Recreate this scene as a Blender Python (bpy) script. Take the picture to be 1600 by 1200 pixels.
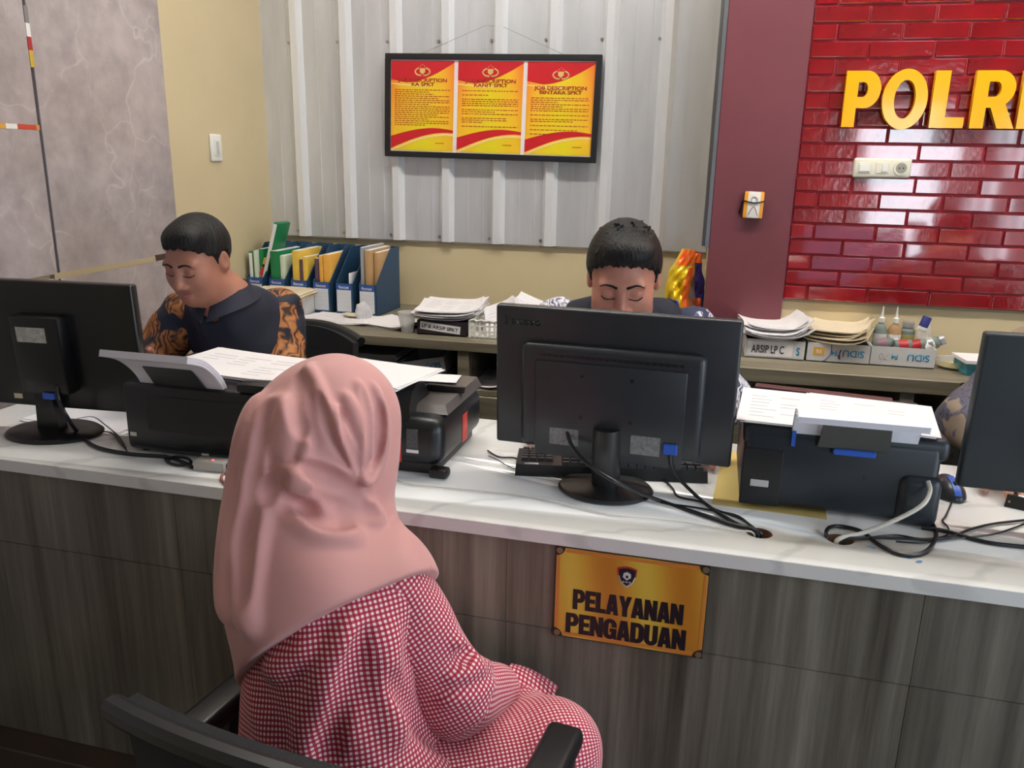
import bpy, bmesh, math, random
import numpy as np
from mathutils import Matrix, Vector, Euler
random.seed(7)
for _o in list(bpy.data.objects): bpy.data.objects.remove(_o)
SC = bpy.context.scene
COL = SC.collection
PI = math.pi

# ------------------------------------------------------------------ camera
HC, FPX = 1.48, 1266.3
YAW, PITCH, ROLL = math.radians(12.311), math.radians(15.392), math.radians(1.152)
_f = np.array([-math.sin(YAW)*math.cos(PITCH), math.cos(YAW)*math.cos(PITCH), -math.sin(PITCH)])
_r = np.array([math.cos(YAW), math.sin(YAW), 0.0]); _u = np.cross(_r, _f)
CR = np.array([math.cos(ROLL)*_r+math.sin(ROLL)*_u, -math.sin(ROLL)*_r+math.cos(ROLL)*_u, _f])
cam = bpy.data.cameras.new('camera'); cam.sensor_fit = 'HORIZONTAL'; cam.sensor_width = 36.0
cam.lens = FPX/1600*36; cam.clip_start = .02; cam.clip_end = 200
camo = bpy.data.objects.new('camera', cam); COL.objects.link(camo)
camo.matrix_world = Matrix([[CR[0][0], CR[1][0], -CR[2][0], 0], [CR[0][1], CR[1][1], -CR[2][1], 0],
                            [CR[0][2], CR[1][2], -CR[2][2], HC], [0, 0, 0, 1]])
SC.camera = camo

# ------------------------------------------------------------------ light
WORLD_STRENGTH, EXPOSURE = 6.0, 0.0
w = bpy.data.worlds.new('world'); SC.world = w; w.use_nodes = True
w.node_tree.nodes['Background'].inputs[0].default_value = (.80, .90, 1.0, 1)
w.node_tree.nodes['Background'].inputs[1].default_value = WORLD_STRENGTH
vs = SC.view_settings
vs.view_transform = 'Standard'; vs.look = 'None'; vs.gamma = 1; vs.use_curve_mapping = False; vs.exposure = EXPOSURE
LAMP_POWER = 38.0        # emission of the ceiling tube diffusers
LAMPS = [(-.85, 2.05), (.55, 2.05), (1.7, 2.05)]

def portal(loc, rot, sx, sy):
    l = bpy.data.lights.new('daylight_portal', 'AREA'); l.shape = 'RECTANGLE'; l.size = sx; l.size_y = sy; l.cycles.is_portal = True
    o = bpy.data.objects.new('daylight_portal', l); COL.objects.link(o); o.location = loc; o.rotation_euler = rot
portal((2.43, .45, 1.35), (0, PI/2, 0), 1.9, 1.4)        # window opening in the right wall, near the counter
portal((2.43, -1.6, 1.2), (0, PI/2, 0), 1.5, .7)          # window opening in the right wall, near the entrance
portal((1.75, -2.27, 1.2), (PI/2, 0, 0), .6, 1.7)         # entrance opening in the rear wall

# ------------------------------------------------------------------ helpers
def ray(x, y): return CR.T @ np.array([(x-800)/FPX, -(y-600)/FPX, 1.0])
def at(x, y, ax, v):
    """point of the place seen at photo pixel x,y that lies on the plane axis=v"""
    d = ray(x, y); o = np.array([0, 0, HC]); return o+d*((v-o[ax])/d[ax])
def far(x, y, dist):
    d = ray(x, y); return d*(dist/math.hypot(d[0], d[1]))+np.array([0, 0, HC])
def s2l(c):
    c = c/255.0
    return c/12.92 if c <= .04045 else ((c+.055)/1.055)**2.4
def rgb(r, g, b): return (s2l(r), s2l(g), s2l(b), 1)
MATS = {}
def mat(name, col, rough=.5, metal=0, var=0, vscale=8, bump=0, bscale=60, coat=0, trans=0, ior=1.5, emit=None, estr=0, sub=0, stretch=None, spec=.5, sheen=0, alpha=1):
    if name in MATS: return MATS[name]
    m = bpy.data.materials.new(name); m.use_nodes = True; nt = m.node_tree; b = nt.nodes['Principled BSDF']
    c = rgb(*col); b.inputs['Base Color'].default_value = c
    b.inputs['Roughness'].default_value = rough; b.inputs['Metallic'].default_value = metal
    b.inputs['IOR'].default_value = ior; b.inputs['Specular IOR Level'].default_value = spec
    if coat: b.inputs['Coat Weight'].default_value = coat; b.inputs['Coat Roughness'].default_value = .06
    if trans: b.inputs['Transmission Weight'].default_value = trans
    if sub: b.inputs['Subsurface Weight'].default_value = sub; b.inputs['Subsurface Radius'].default_value = (.01, .004, .002)
    if sheen: b.inputs['Sheen Weight'].default_value = sheen
    if alpha < 1: b.inputs['Alpha'].default_value = alpha
    if emit: b.inputs['Emission Color'].default_value = rgb(*emit); b.inputs['Emission Strength'].default_value = estr
    if var or bump:
        tc = nt.nodes.new('ShaderNodeTexCoord'); mp = nt.nodes.new('ShaderNodeMapping')
        if stretch: mp.inputs['Scale'].default_value = stretch
        nt.links.new(tc.outputs['Object'], mp.inputs['Vector'])
    if var:
        n = nt.nodes.new('ShaderNodeTexNoise'); n.inputs['Scale'].default_value = vscale; n.inputs['Detail'].default_value = 5
        nt.links.new(mp.outputs[0], n.inputs['Vector'])
        r = nt.nodes.new('ShaderNodeValToRGB')
        r.color_ramp.elements[0].position = .3; r.color_ramp.elements[1].position = .7
        r.color_ramp.elements[0].color = tuple(max(0, x*(1-var)) for x in c[:3])+(1,)
        r.color_ramp.elements[1].color = tuple(min(1, x*(1+var)) for x in c[:3])+(1,)
        nt.links.new(n.outputs['Fac'], r.inputs[0]); nt.links.new(r.outputs[0], b.inputs['Base Color'])
    if bump:
        n2 = nt.nodes.new('ShaderNodeTexNoise'); n2.inputs['Scale'].default_value = bscale; n2.inputs['Detail'].default_value = 3
        nt.links.new(mp.outputs[0], n2.inputs['Vector'])
        bp = nt.nodes.new('ShaderNodeBump'); bp.inputs['Strength'].default_value = bump; bp.inputs['Distance'].default_value = .004
        nt.links.new(n2.outputs['Fac'], bp.inputs['Height']); nt.links.new(bp.outputs[0], b.inputs['Normal'])
    MATS[name] = m
    return m
class NT:
    """small shader-node writer"""
    def __init__(s, name, rough=.5, **kw):
        s.m = mat(name, (128, 128, 128), rough, **kw); s.t = s.m.node_tree; s.b = s.t.nodes['Principled BSDF']
        s.tc = s.t.nodes.new('ShaderNodeTexCoord')
    def n(s, kind, **ins):
        x = s.t.nodes.new('ShaderNode'+kind)
        for k, v in ins.items():
            if k.startswith('_'): setattr(x, k[1:], v)
            else:
                i = x.inputs[int(k[1:]) if k[0] == 'i' and k[1:].isdigit() else k.replace('__', ' ')]
                if hasattr(v, 'is_linked') or str(type(v)).find('NodeSocket') >= 0: s.t.links.new(v, i)
                else: i.default_value = v
        return x
    def mapping(s, scale=(1, 1, 1), loc=(0, 0, 0), rot=(0, 0, 0), src=None):
        return s.n('Mapping', Vector=src or s.tc.outputs['Object'], Scale=scale, Location=loc, Rotation=rot).outputs[0]
    def ramp(s, fac, stops, interp='LINEAR'):
        r = s.n('ValToRGB', Fac=fac); r.color_ramp.interpolation = interp
        e = r.color_ramp.elements
        while len(e) < len(stops): e.new(.5)
        for i, (p, c) in enumerate(stops): e[i].position = p; e[i].color = rgb(*c) if len(c) == 3 else c
        return r.outputs[0]
    def math(s, op, a, b=0.0, c=None):
        kw = dict(_operation=op, i0=a, i1=b)
        if c is not None: kw['i2'] = c
        return s.n('Math', **kw).outputs[0]
    def mix(s, fac, a, b):
        x = s.t.nodes.new('ShaderNodeMix'); x.data_type = 'RGBA'
        for sock, v in ((x.inputs[0], fac), (x.inputs[6], a), (x.inputs[7], b)):
            if isinstance(v, (tuple, float, int)): sock.default_value = v
            else: s.t.links.new(v, sock)
        return x.outputs[2]
    def base(s, v):
        if isinstance(v, tuple): s.b.inputs['Base Color'].default_value = v
        else: s.t.links.new(v, s.b.inputs['Base Color'])
        return s.m
    def bump(s, h, strength=.3, dist=.004):
        x = s.n('Bump', Strength=strength, Distance=dist, Height=h); s.t.links.new(x.outputs[0], s.b.inputs['Normal'])

class MB:
    """collects shapes for one mesh"""
    def __init__(s): s.v = []; s.f = []
    def add(s, v, f, M=None):
        k = len(s.v)
        s.v += [tuple((M @ Vector(p))[:]) if M else tuple(p) for p in v]; s.f += [tuple(i+k for i in q) for q in f]; return s
    def bm(s, b, M=None):
        b.verts.index_update(); s.add([v.co[:] for v in b.verts], [[v.index for v in q.verts] for q in b.faces], M); b.free(); return s
    def box(s, x0, x1, y0, y1, z0, z1, r=0, seg=2, M=None):
        b = bmesh.new(); bmesh.ops.create_cube(b, size=1)
        for v in b.verts: v.co = Vector(((x0+x1)/2+v.co.x*(x1-x0), (y0+y1)/2+v.co.y*(y1-y0), (z0+z1)/2+v.co.z*(z1-z0)))
        if r: bmesh.ops.bevel(b, geom=list(b.edges), offset=r, segments=seg, profile=.5, affect='EDGES', clamp_overlap=True)
        return s.bm(b, M)
    def frustum(s, a, b, M=None):
        """quad a (4 pts) to quad b (4 pts)"""
        return s.add(list(a)+list(b), [(3, 2, 1, 0), (4, 5, 6, 7), (0, 1, 5, 4), (1, 2, 6, 5), (2, 3, 7, 6), (3, 0, 4, 7)], M)
    def cyl(s, c, r, h, n=24, axis=2, r2=None, M=None):
        r2 = r if r2 is None else r2; v = []
        for k, (rr, t) in enumerate(((r, 0), (r2, h))):
            for i in range(n):
                a = 2*PI*i/n; p = [rr*math.cos(a), rr*math.sin(a), t]
                p = p if axis == 2 else ([p[0], p[2], p[1]] if axis == 1 else [p[2], p[0], p[1]])
                v.append((c[0]+p[0], c[1]+p[1], c[2]+p[2]))
        f = [(i, (i+1) % n, n+(i+1) % n, n+i) for i in range(n)]+[tuple(range(n))[::-1], tuple(range(n, 2*n))]
        return s.add(v, f, M)
    def lathe(s, prof, n=28, c=(0, 0, 0), sx=1, sy=1, M=None):
        v = []; f = []
        for r, z in prof:
            for i in range(n):
                a = 2*PI*i/n; v.append((c[0]+sx*r*math.cos(a), c[1]+sy*r*math.sin(a), c[2]+z))
        for k in range(len(prof)-1):
            for i in range(n): f.append((k*n+i, k*n+(i+1) % n, (k+1)*n+(i+1) % n, (k+1)*n+i))
        f.append(tuple(range(n))[::-1]); f.append(tuple(range((len(prof)-1)*n, len(prof)*n)))
        return s.add(v, f, M)
    def tube(s, pts, r, n=8, smooth=6, M=None, r2=None):
        pts = [Vector(p) for p in pts]
        if smooth and len(pts) > 2: pts = spline(pts, smooth)
        v = []; f = []; m = len(pts); up = Vector((0, 0, 1)); t0 = (pts[1]-pts[0]).normalized()
        nrm = t0.orthogonal().normalized()
        for k, p in enumerate(pts):
            t = (pts[min(k+1, m-1)]-pts[max(k-1, 0)])
            t = t.normalized() if t.length > 1e-9 else t0
            nrm = (nrm-t*nrm.dot(t)); nrm = nrm.normalized() if nrm.length > 1e-6 else t.orthogonal().normalized()
            bi = t.cross(nrm); rr = r if r2 is None else r+(r2-r)*k/(m-1)
            for i in range(n):
                a = 2*PI*i/n; v.append((p+nrm*rr*math.cos(a)+bi*rr*math.sin(a))[:])
        for k in range(m-1):
            for i in range(n): f.append((k*n+i, k*n+(i+1) % n, (k+1)*n+(i+1) % n, (k+1)*n+i))
        f.append(tuple(range(n))[::-1]); f.append(tuple(range((m-1)*n, m*n)))
        return s.add(v, f, M)
    def prism(s, poly, y0, y1, M=None):
        """polygon in x,z swept along y"""
        b = bmesh.new(); vs_ = [b.verts.new((x, y0, z)) for x, z in poly]; fc = b.faces.new(vs_)
        e = bmesh.ops.extrude_face_region(b, geom=[fc])
        for q in e['geom']:
            if isinstance(q, bmesh.types.BMVert): q.co.y = y1
        bmesh.ops.recalc_face_normals(b, faces=b.faces)
        return s.bm(b, M)
    def sheet(s, fn, nu, nv, th=.0004, M=None):
        """thin curved sheet: fn(u,v)->point"""
        P = [[Vector(fn(i/nu, j/nv)) for j in range(nv+1)] for i in range(nu+1)]
        v = []; f = []; W = nv+1; N = (nu+1)*W
        for sgn in (0, 1):
            for i in range(nu+1):
                for j in range(nv+1):
                    a = P[min(i+1, nu)][j]-P[max(i-1, 0)][j]; b = P[i][min(j+1, nv)]-P[i][max(j-1, 0)]
                    nn = a.cross(b); nn = nn.normalized() if nn.length > 0 else Vector((0, 0, 1))
                    v.append((P[i][j]+nn*th*(sgn))[:])
        for i in range(nu):
            for j in range(nv):
                q = (i*W+j, (i+1)*W+j, (i+1)*W+j+1, i*W+j+1); f.append(q[::-1]); f.append(tuple(x+N for x in q))
        def edge(a, b): f.append((a, b, b+N, a+N))
        for i in range(nu): edge(i*W, (i+1)*W); edge((i+1)*W+nv, i*W+nv)
        for j in range(nv): edge(j+1, j); edge(nu*W+j, nu*W+j+1)
        return s.add(v, f, M)
    def build(s, name, m, parent=None, loc=None, rot=None, smooth=35):
        me = bpy.data.meshes.new(name); me.from_pydata(s.v, [], s.f); me.validate(); me.update()
        bmm = bmesh.new(); bmm.from_mesh(me); bmesh.ops.recalc_face_normals(bmm, faces=bmm.faces); bmm.to_mesh(me); bmm.free()
        if smooth:
            me.shade_smooth(); me.set_sharp_from_angle(angle=math.radians(smooth))
        me.materials.append(m)
        return link(name, me, parent, loc, rot)
def link(name, me, parent=None, loc=None, rot=None):
    o = bpy.data.objects.new(name, me); COL.objects.link(o); o.parent = parent
    if loc is not None: o.location = tuple(float(x) for x in loc)
    if rot is not None: o.rotation_euler = rot
    return o
def spline(pts, k):
    out = []
    n = len(pts)
    for i in range(n-1):
        p0, p1, p2, p3 = pts[max(i-1, 0)], pts[i], pts[i+1], pts[min(i+2, n-1)]
        for j in range(k):
            t = j/k
            out.append(.5*((2*p1)+(-p0+p2)*t+(2*p0-5*p1+4*p2-p3)*t*t+(-p0+3*p1-3*p2+p3)*t**3))
    out.append(pts[-1]); return out
def tag(o, label, cat, group=None):
    o['label'] = label; o['category'] = cat
    if group: o['group'] = group
    return o
def thing(name, label, cat, loc=(0, 0, 0), rotz=0, group=None, rot=None):
    o = bpy.data.objects.new(name, None); COL.objects.link(o); o.empty_display_size = .05
    o.location = tuple(float(x) for x in loc); o.rotation_euler = rot or (0, 0, rotz)
    return tag(o, label, cat, group)
def struct(o): o['kind'] = 'structure'; return o
def text(name, s, m, parent, w, h, loc, rot=(PI/2, 0, 0), depth=.0006, bold=0.0, align='C', keep=False):
    """lettering fitted into w x h metres, drawn in the local x,y plane of loc/rot and centred there"""
    cu = bpy.data.curves.new(name, 'FONT'); cu.body = s; cu.offset = bold; cu.align_x = 'CENTER' if align == 'C' else 'LEFT'
    cu.fill_mode = 'BOTH'; cu.resolution_u = 4; cu.space_line = .85
    o = bpy.data.objects.new(name, cu); COL.objects.link(o); bpy.context.view_layer.update()
    me = bpy.data.meshes.new_from_object(o.evaluated_get(bpy.context.evaluated_depsgraph_get())); bpy.data.objects.remove(o); bpy.data.curves.remove(cu)
    co = np.array([v.co[:] for v in me.vertices]); lo = co.min(0); hi = co.max(0)
    sx = w/max(hi[0]-lo[0], 1e-6); sy = h/max(hi[1]-lo[1], 1e-6)
    if keep: sx = sy = min(sx, sy)
    b = bmesh.new(); b.from_mesh(me)
    for v in b.verts: v.co = Vector(((v.co.x-(lo[0]+hi[0])/2)*sx, (v.co.y-(lo[1]+hi[1])/2)*sy, 0))
    if depth:
        e = bmesh.ops.extrude_face_region(b, geom=list(b.faces))
        for q in e['geom']:
            if isinstance(q, bmesh.types.BMVert): q.co.z += depth
        bmesh.ops.recalc_face_normals(b, faces=b.faces)
    b.to_mesh(me); b.free(); me.materials.clear(); me.materials.append(m); me.name = name
    return link(name, me, parent, loc, rot)
def copy_tree(o, parent=None):
    c = o.copy(); COL.objects.link(c); c.parent = parent
    for ch in list(o.children): copy_tree(ch, c)
    return c

# ================================================================== THE SETTING
YW, YB, XL, XR, YR, ZC = 3.30, 2.94, -1.806, 2.36, -2.2, 2.95    # recessed wall, brick wall, side walls, rear wall, ceiling
M_cream = mat('cream_paint', (206, 189, 152), .6, var=.04, vscale=3, bump=.05, bscale=200)
M_maroon = mat('maroon_paint', (112, 58, 66), .42, var=.06, vscale=4, bump=.05, bscale=150)
M_white_wall = mat('white_paint', (214, 210, 202), .7, var=.03)
M_rear_wall = mat('brown_panelling', (96, 84, 74), .6, var=.1)
M_floor = mat('floor_tile', (58, 50, 45), .35, var=.12, vscale=5)
struct(MB().box(XL-.1, XR+.1, YR-.1, YW+.1, -.06, 0).build('floor', M_floor))
struct(MB().box(XL-.1, XR+.1, YR-.1, YW+.1, ZC, ZC+.06).build('ceiling', M_white_wall))
struct(MB().box(XL-.1, .052, YW, YW+.1, 0, ZC).build('wall_back', M_cream))
struct(MB().box(XL-.1, XL, YR, YW, 0, ZC).build('wall_left', M_cream))
# right wall with a window opening, rear wall with a glazed entrance opening
WIN = [(-1.95, -1.25, .45, 1.95), (-.25, 1.15, .4, 2.3)]
m = MB(); y = YR
for a, b, c, d in WIN: m.box(XR, XR+.1, y, a, 0, ZC).box(XR, XR+.1, a, b, 0, c).box(XR, XR+.1, a, b, d, ZC); y = b
struct(m.box(XR, XR+.1, y, YW, 0, ZC).build('wall_right', M_rear_wall))
DX0, DX1, DZ0, DZ1 = 1.45, 2.05, .35, 2.05
struct(MB().box(XL-.1, DX0, YR-.1, YR, 0, ZC).box(DX1, XR+.1, YR-.1, YR, 0, ZC).box(DX0, DX1, YR-.1, YR, DZ1, ZC).box(DX0, DX1, YR-.1, YR, 0, DZ0).build('wall_rear', M_rear_wall))
M_alu = mat('aluminium_frame', (170, 172, 175), .35, metal=1)
M_pane = mat('window_glass', (235, 240, 240), .02, trans=1, ior=1.02, alpha=.12)
def glazing(name, x0, x1, y0, y1, z0, z1, n, along):
    e = bpy.data.objects.new(name, None); COL.objects.link(e); e['kind'] = 'structure'
    L = (x1-x0) if along == 0 else (y1-y0)
    for k in range(n+1):
        t = (x0 if along == 0 else y0)+L*k/n
        if along == 0: MB().box(t-.025, t+.025, y0, y1, z0, z1).build('mullion', M_alu, e)
        else: MB().box(x0, x1, t-.025, t+.025, z0, z1).build('mullion', M_alu, e)
    for z in (z0, z1): MB().box(x0, x1, y0, y1, z-.025, z+.025).build('rail', M_alu, e)
    return e
for k_, (a, b, c, d) in enumerate(WIN): glazing('window_%d' % (k_+1), XR+.02, XR+.07, a, b, c, d, 2, 1)
glazing('door_1', DX0, DX1, YR-.07, YR-.02, DZ0, DZ1, 1, 0)

# brick wall section with its glazed red bricks
wb = struct(MB().box(.052, XR+.1, YB, YW+.1, 0, ZC).build('wall_brick', M_cream))
nb = NT('red_glazed_brick', .16, coat=1.0, spec=.8)
info = nb.n('ObjectInfo')
noise = nb.n('TexNoise', Vector=nb.mapping((1, 1, 1)), Scale=9.0, Detail=4.0).outputs['Fac']
c1 = nb.ramp(noise, [(.3, (126, 6, 16)), (.7, (152, 12, 24))])
hsv = nb.n('HueSaturation', Color=c1, Value=nb.math('MULTIPLY_ADD', info.outputs['Random'], .25, .88))
nb.base(hsv.outputs[0])
nb2 = nb.n('TexNoise', Vector=nb.mapping((1, 1, 1)), Scale=38.0, Detail=3.0).outputs['Fac']
nb3 = nb.n('TexNoise', Vector=nb.mapping((1, 1, 1)), Scale=7.0, Detail=1.0).outputs['Fac']
nb.bump(nb.math('MULTIPLY_ADD', nb3, 2.0, nb2), .35, .003); nb.b.inputs['Coat IOR'].default_value = 2.1
M_brick = nb.m
M_grout = mat('dark_red_grout', (150, 20, 42), .6, bump=.2, bscale=150)
RP = (1.971-1.037)/18; BL = .1925; BX0 = .315; ZB0 = 1.037
MB().box(BX0, XR-.002, YB-.013, YB, ZB0, ZB0+24*RP).build('grout_bed', M_grout, wb)
_bm = {}
for row in range(24):
    x = .392-BL if row % 2 == 0 else .488-BL
    if row >= 5: x += .006*math.sin(row)
    k = 0
    while x < 1.75:
        a, b = max(x, BX0), min(x+BL, 1.75); x += BL
        if b-a < .02: continue
        g = .0035; L = round(b-a-2*g, 4)
        if L not in _bm:
            o = MB().box(-L/2, L/2, -.016, 0, -RP/2+.0035, RP/2-.0035, .0022, 1).build('brick', M_brick, smooth=0); _bm[L] = o.data
            bpy.data.objects.remove(o)
        link('brick', _bm[L], wb, ((a+b)/2+random.uniform(-.001, .001), YB-.004+random.uniform(-.002, .001), ZB0+(row+.5)*RP),
             (random.gauss(0, .011), 0, random.gauss(0, .009)))
M_ledge = mat('grey_mortar_lip', (150, 145, 120), .8)
MB().box(BX0, XR-.002, YB-.009, YB, ZB0-.009, ZB0).build('mortar_lip', M_ledge, wb)
# maroon column with the metal angle on its left
wc = struct(MB().box(.052, BX0, YB-.022, YB+.02, 0, ZC, .002, 1).build('wall_column', M_maroon))
MB().box(.028, .0515, YW-.30, YW-.275, 1.2, ZC).box(.040, .0515, YB-.024, YW-.3, 1.2, ZC).build('corner_angle', M_alu, wc)
# corrugated metal cladding: flat sheet with fine stiffeners, ribs and screws
M_zinc = NT('galvanised_sheet', .34, metal=.45)
zn = M_zinc.n('TexNoise', Vector=M_zinc.mapping((3, 3, .5)), Scale=4.0, Detail=3.0).outputs['Fac']
M_zinc.base(M_zinc.ramp(zn, [(.3, (202, 203, 206)), (.7, (220, 221, 225))])); M_zinc = M_zinc.m
M_rib = mat('bright_rib_metal', (232, 233, 236), .28, metal=.35)
PB = at(760, 380, 1, YW-.01)[2]
cl = bpy.data.objects.new('wall_cladding', None); COL.objects.link(cl); cl['kind'] = 'structure'
ribx = [-1.65+.2145*k for k in range(8)]
for k in range(9):
    a = XL if k == 0 else ribx[k-1]; b = ribx[k] if k < 8 else .048
    m = MB().box(a, b, YW-.012, YW-.001, PB, ZC)
    for t in (.4, .7):
        xx = a+(b-a)*t
        m.prism([(xx-.004, PB), (xx+.004, PB), (xx+.004, ZC), (xx-.004, ZC)], YW-.0145, YW-.011)
    m.build('sheet_panel', M_zinc, cl)
for x in ribx:
    hgt = .026
    m = MB(); y0 = YW-.012
    pts = [(x-.030, y0), (x-.014, y0-hgt), (x+.014, y0-hgt), (x+.030, y0)]
    v = [(p[0], p[1], z) for z in (PB, ZC) for p in pts]
    m.add(v, [(0, 1, 5, 4), (1, 2, 6, 5), (2, 3, 7, 6), (3, 0, 4, 7), (3, 2, 1, 0), (4, 5, 6, 7)]); m.build('rib', M_rib, cl, smooth=0)
    for z in (PB+.02, PB+.78):
        MB().cyl((x-.033, y0-.0005, z), .006, -.005, 8, 1).build('screw', M_alu, cl)
MB().box(XL, .048, YW-.016, YW-.001, PB-.006, PB).build('bottom_trim', mat('dull_trim', (120, 112, 100), .6), cl)

# grey marble slabs on the left wall
mm = NT('grey_marble', .32)
v0 = mm.mapping((1, 1, 1))
n1 = mm.n('TexNoise', Vector=v0, Scale=2.6, Detail=8.0, Roughness=.62).outputs['Fac']
n2 = mm.n('TexNoise', Vector=v0, Scale=14.0, Detail=4.0, Roughness=.6).outputs['Fac']
basec = mm.ramp(mm.math('MULTIPLY_ADD', n2, .35, mm.math('MULTIPLY', n1, .65)), [(.36, (140, 128, 128)), (.5, (164, 152, 151)), (.64, (184, 172, 170))])
warp = mm.n('VectorMath', _operation='MULTIPLY_ADD', i0=mm.n('TexNoise', Vector=v0, Scale=3.0, Detail=3.0).outputs['Color'], i1=(.55, .55, .55), i2=v0).outputs[0]
vor = mm.n('TexVoronoi', _feature='DISTANCE_TO_EDGE', Vector=warp, Scale=3.1)
vein = mm.ramp(vor.outputs['Distance'], [(0, (255, 255, 255)), (.014, (90, 90, 90)), (.035, (0, 0, 0))])
msk = mm.ramp(n1, [(.44, (0, 0, 0)), (.60, (210, 210, 210))])
vm = mm.n('Mix', _data_type='FLOAT', i0=vein, i2=0.0, i3=1.0).outputs[0]
fac = mm.math('MULTIPLY', mm.math('MULTIPLY', vein, msk), .8)
M_marble_wall = mm.base(mm.mix(fac, basec, rgb(212, 204, 200)))
wl = bpy.data.objects['wall_left']
XM = XL+.014
def wy(x, y): p = at(x, y, 0, XM); return p[1], p[2]
yj = (wy(65, 198)[0]+wy(90, 425)[0])/2; ye = (wy(250, 0)[0]+wy(272, 335)[0])/2; zb = wy(180, 416)[1]; zm = wy(30, 198)[1]
def slab(y0, y1, z0, z1, d=0): MB().box(XL, XM+d, y0, y1, z0, z1, .0015, 1).build('marble_slab', M_marble_wall, wl)
slab(.3, yj-.006, zb+.006, zm-.006, .001); slab(.3, yj-.006, zm+.006, ZC-.004)
slab(yj+.006, ye, zb+.006, ZC-.004); slab(.3, yj-.002, .1, zb-.006); slab(yj+.002, ye, .1, zb-.006, .001)
M_joint = mat('dark_joint', (70, 62, 62), .8)  # dark colour of the joint between the marble slabs
MB().box(XL, XL+.009, yj-.006, yj+.006, .1, ZC-.01).build('joint', M_joint, wl)
def strip(y0, y1, z0, z1, col, nm): MB().box(XL, XM+.0012, y0, y1, z0, z1).build('packing_tape', mat(nm, col, .4), wl)
for i, (a, b, c, nm) in enumerate(((.0, .25, (205, 150, 60), 'tape_yellow'), (.25, .5, (225, 222, 218), 'tape_white'), (.5, .93, (190, 70, 50), 'tape_red'), (.93, 1, (205, 150, 60), 'tape_yellow'))):
    y0, y1 = wy(0, 198)[0]-.02, yj-.004
    strip(y0+(y1-y0)*a, y0+(y1-y0)*b, zm-.006, zm+.007, c, nm)
z0 = wy(50, 105)[1]; z1 = wy(45, 10)[1]
for a, b, c, nm in ((0, .28, (190, 160, 60), 'tape_mustard'), (.28, .5, (165, 40, 45), 'tape_red2'), (.5, .72, (225, 222, 218), 'tape_white'), (.72, 1, (120, 116, 112), 'tape_grey')):
    strip(yj-.006, yj+.008, z0+(z1-z0)*a, z0+(z1-z0)*b, c, nm)
M_masking = mat('masking_tape', (180, 162, 128), .6)
MB().box(XL, XM+.0015, yj-.02, ye-.14, zb-.008, zb+.009).build('packing_tape', M_masking, wl)
MB().box(XL, XM+.004, ye-.14, ye-.02, zb-.002, zb+.014).build('packing_tape', mat('wood_scrap', (74, 58, 48), .7), wl)

# ceiling tube lamps (above the frame; they light the room and show in the polished tops)
M_tube = mat('lamp_diffuser', (255, 255, 255), .5, emit=(255, 250, 240), estr=LAMP_POWER)
M_lampbody = mat('lamp_body', (225, 225, 222), .4)
for i, (x, y) in enumerate(LAMPS):
    t = thing('ceiling_lamp', ['white tube lamp on the ceiling above the officer at left', 'white tube lamp on the ceiling above the middle officer', 'white tube lamp on the ceiling above the right end of the counter', 'white tube lamp on the ceiling behind the visitor chair'][i], 'lamp', (x, y, ZC-.07), 0, 'ceiling lamps')
    MB().box(-.62, .62, -.09, .09, .03, .07, .004, 1).build('lamp_body', M_lampbody, t)
    MB().box(-.6, .6, -.07, .07, 0, .03, .004, 1).build('diffuser', M_tube, t)

# ------------------------------------------------------------------ the counter
CROT = math.radians(-1.95); ZT = .83
CO = (0, 1.3342, 0)
mt = NT('white_marble_top', .09, coat=.3)
v0 = mt.mapping((1, 1, 1))
n1 = mt.n('TexNoise', Vector=v0, Scale=3.0, Detail=5.0).outputs['Fac']
warp = mt.n('VectorMath', _operation='MULTIPLY_ADD', i0=mt.n('TexNoise', Vector=v0, Scale=2.2, Detail=4.0).outputs['Color'], i1=(.7, .5, .3), i2=mt.mapping((.8, 1.7, 1.2), rot=(0, 0, .5))).outputs[0]
wv = mt.n('TexWave', Vector=warp, Scale=1.5, Distortion=5.0, Detail=3.0).outputs['Fac']
vein = mt.ramp(wv, [(0, (255, 255, 255)), (.06, (70, 70, 70)), (.3, (0, 0, 0))])
b0 = mt.ramp(n1, [(.3, (222, 222, 222)), (.7, (236, 235, 232))])
M_top = mt.base(mt.mix(mt.math('MULTIPLY', vein, .26), b0, rgb(150, 152, 156)))
wd = NT('grey_brown_laminate', .32)
v1 = wd.mapping((1, 1, .04))
g1 = wd.n('TexNoise', Vector=v1, Scale=34.0, Detail=6.0, Roughness=.65).outputs['Fac']
g2 = wd.n('TexNoise', Vector=wd.mapping((1, 1, .02)), Scale=7.0, Detail=3.0).outputs['Fac']
inf = wd.n('ObjectInfo').outputs['Random']
gm = wd.math('MULTIPLY_ADD', g2, .55, wd.math('MULTIPLY', g1, .45))
wc_ = wd.ramp(gm, [(.36, (66, 60, 52)), (.46, (98, 92, 82)), (.54, (118, 113, 102)), (.64, (146, 141, 128))])
wd.base(wd.n('HueSaturation', Color=wc_, Value=wd.math('MULTIPLY_ADD', inf, .2, .9)).outputs[0]); M_wood = wd.m
wd.bump(g1, .08, .001)
ct = thing('service_counter', 'long service counter fronted with grey-brown wood-grain laminate panels', 'counter', CO, CROT)
CX0, CX1, CD = -1.74, 2.3, .60
def tolocal(p):
    q = Matrix.Rotation(-CROT, 4, 'Z') @ (Vector(p)-Vector(CO)); return q
seam = .622
xs = [CX0, -1.02, -.30, .42, 1.14, 1.72, CX1]
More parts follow.
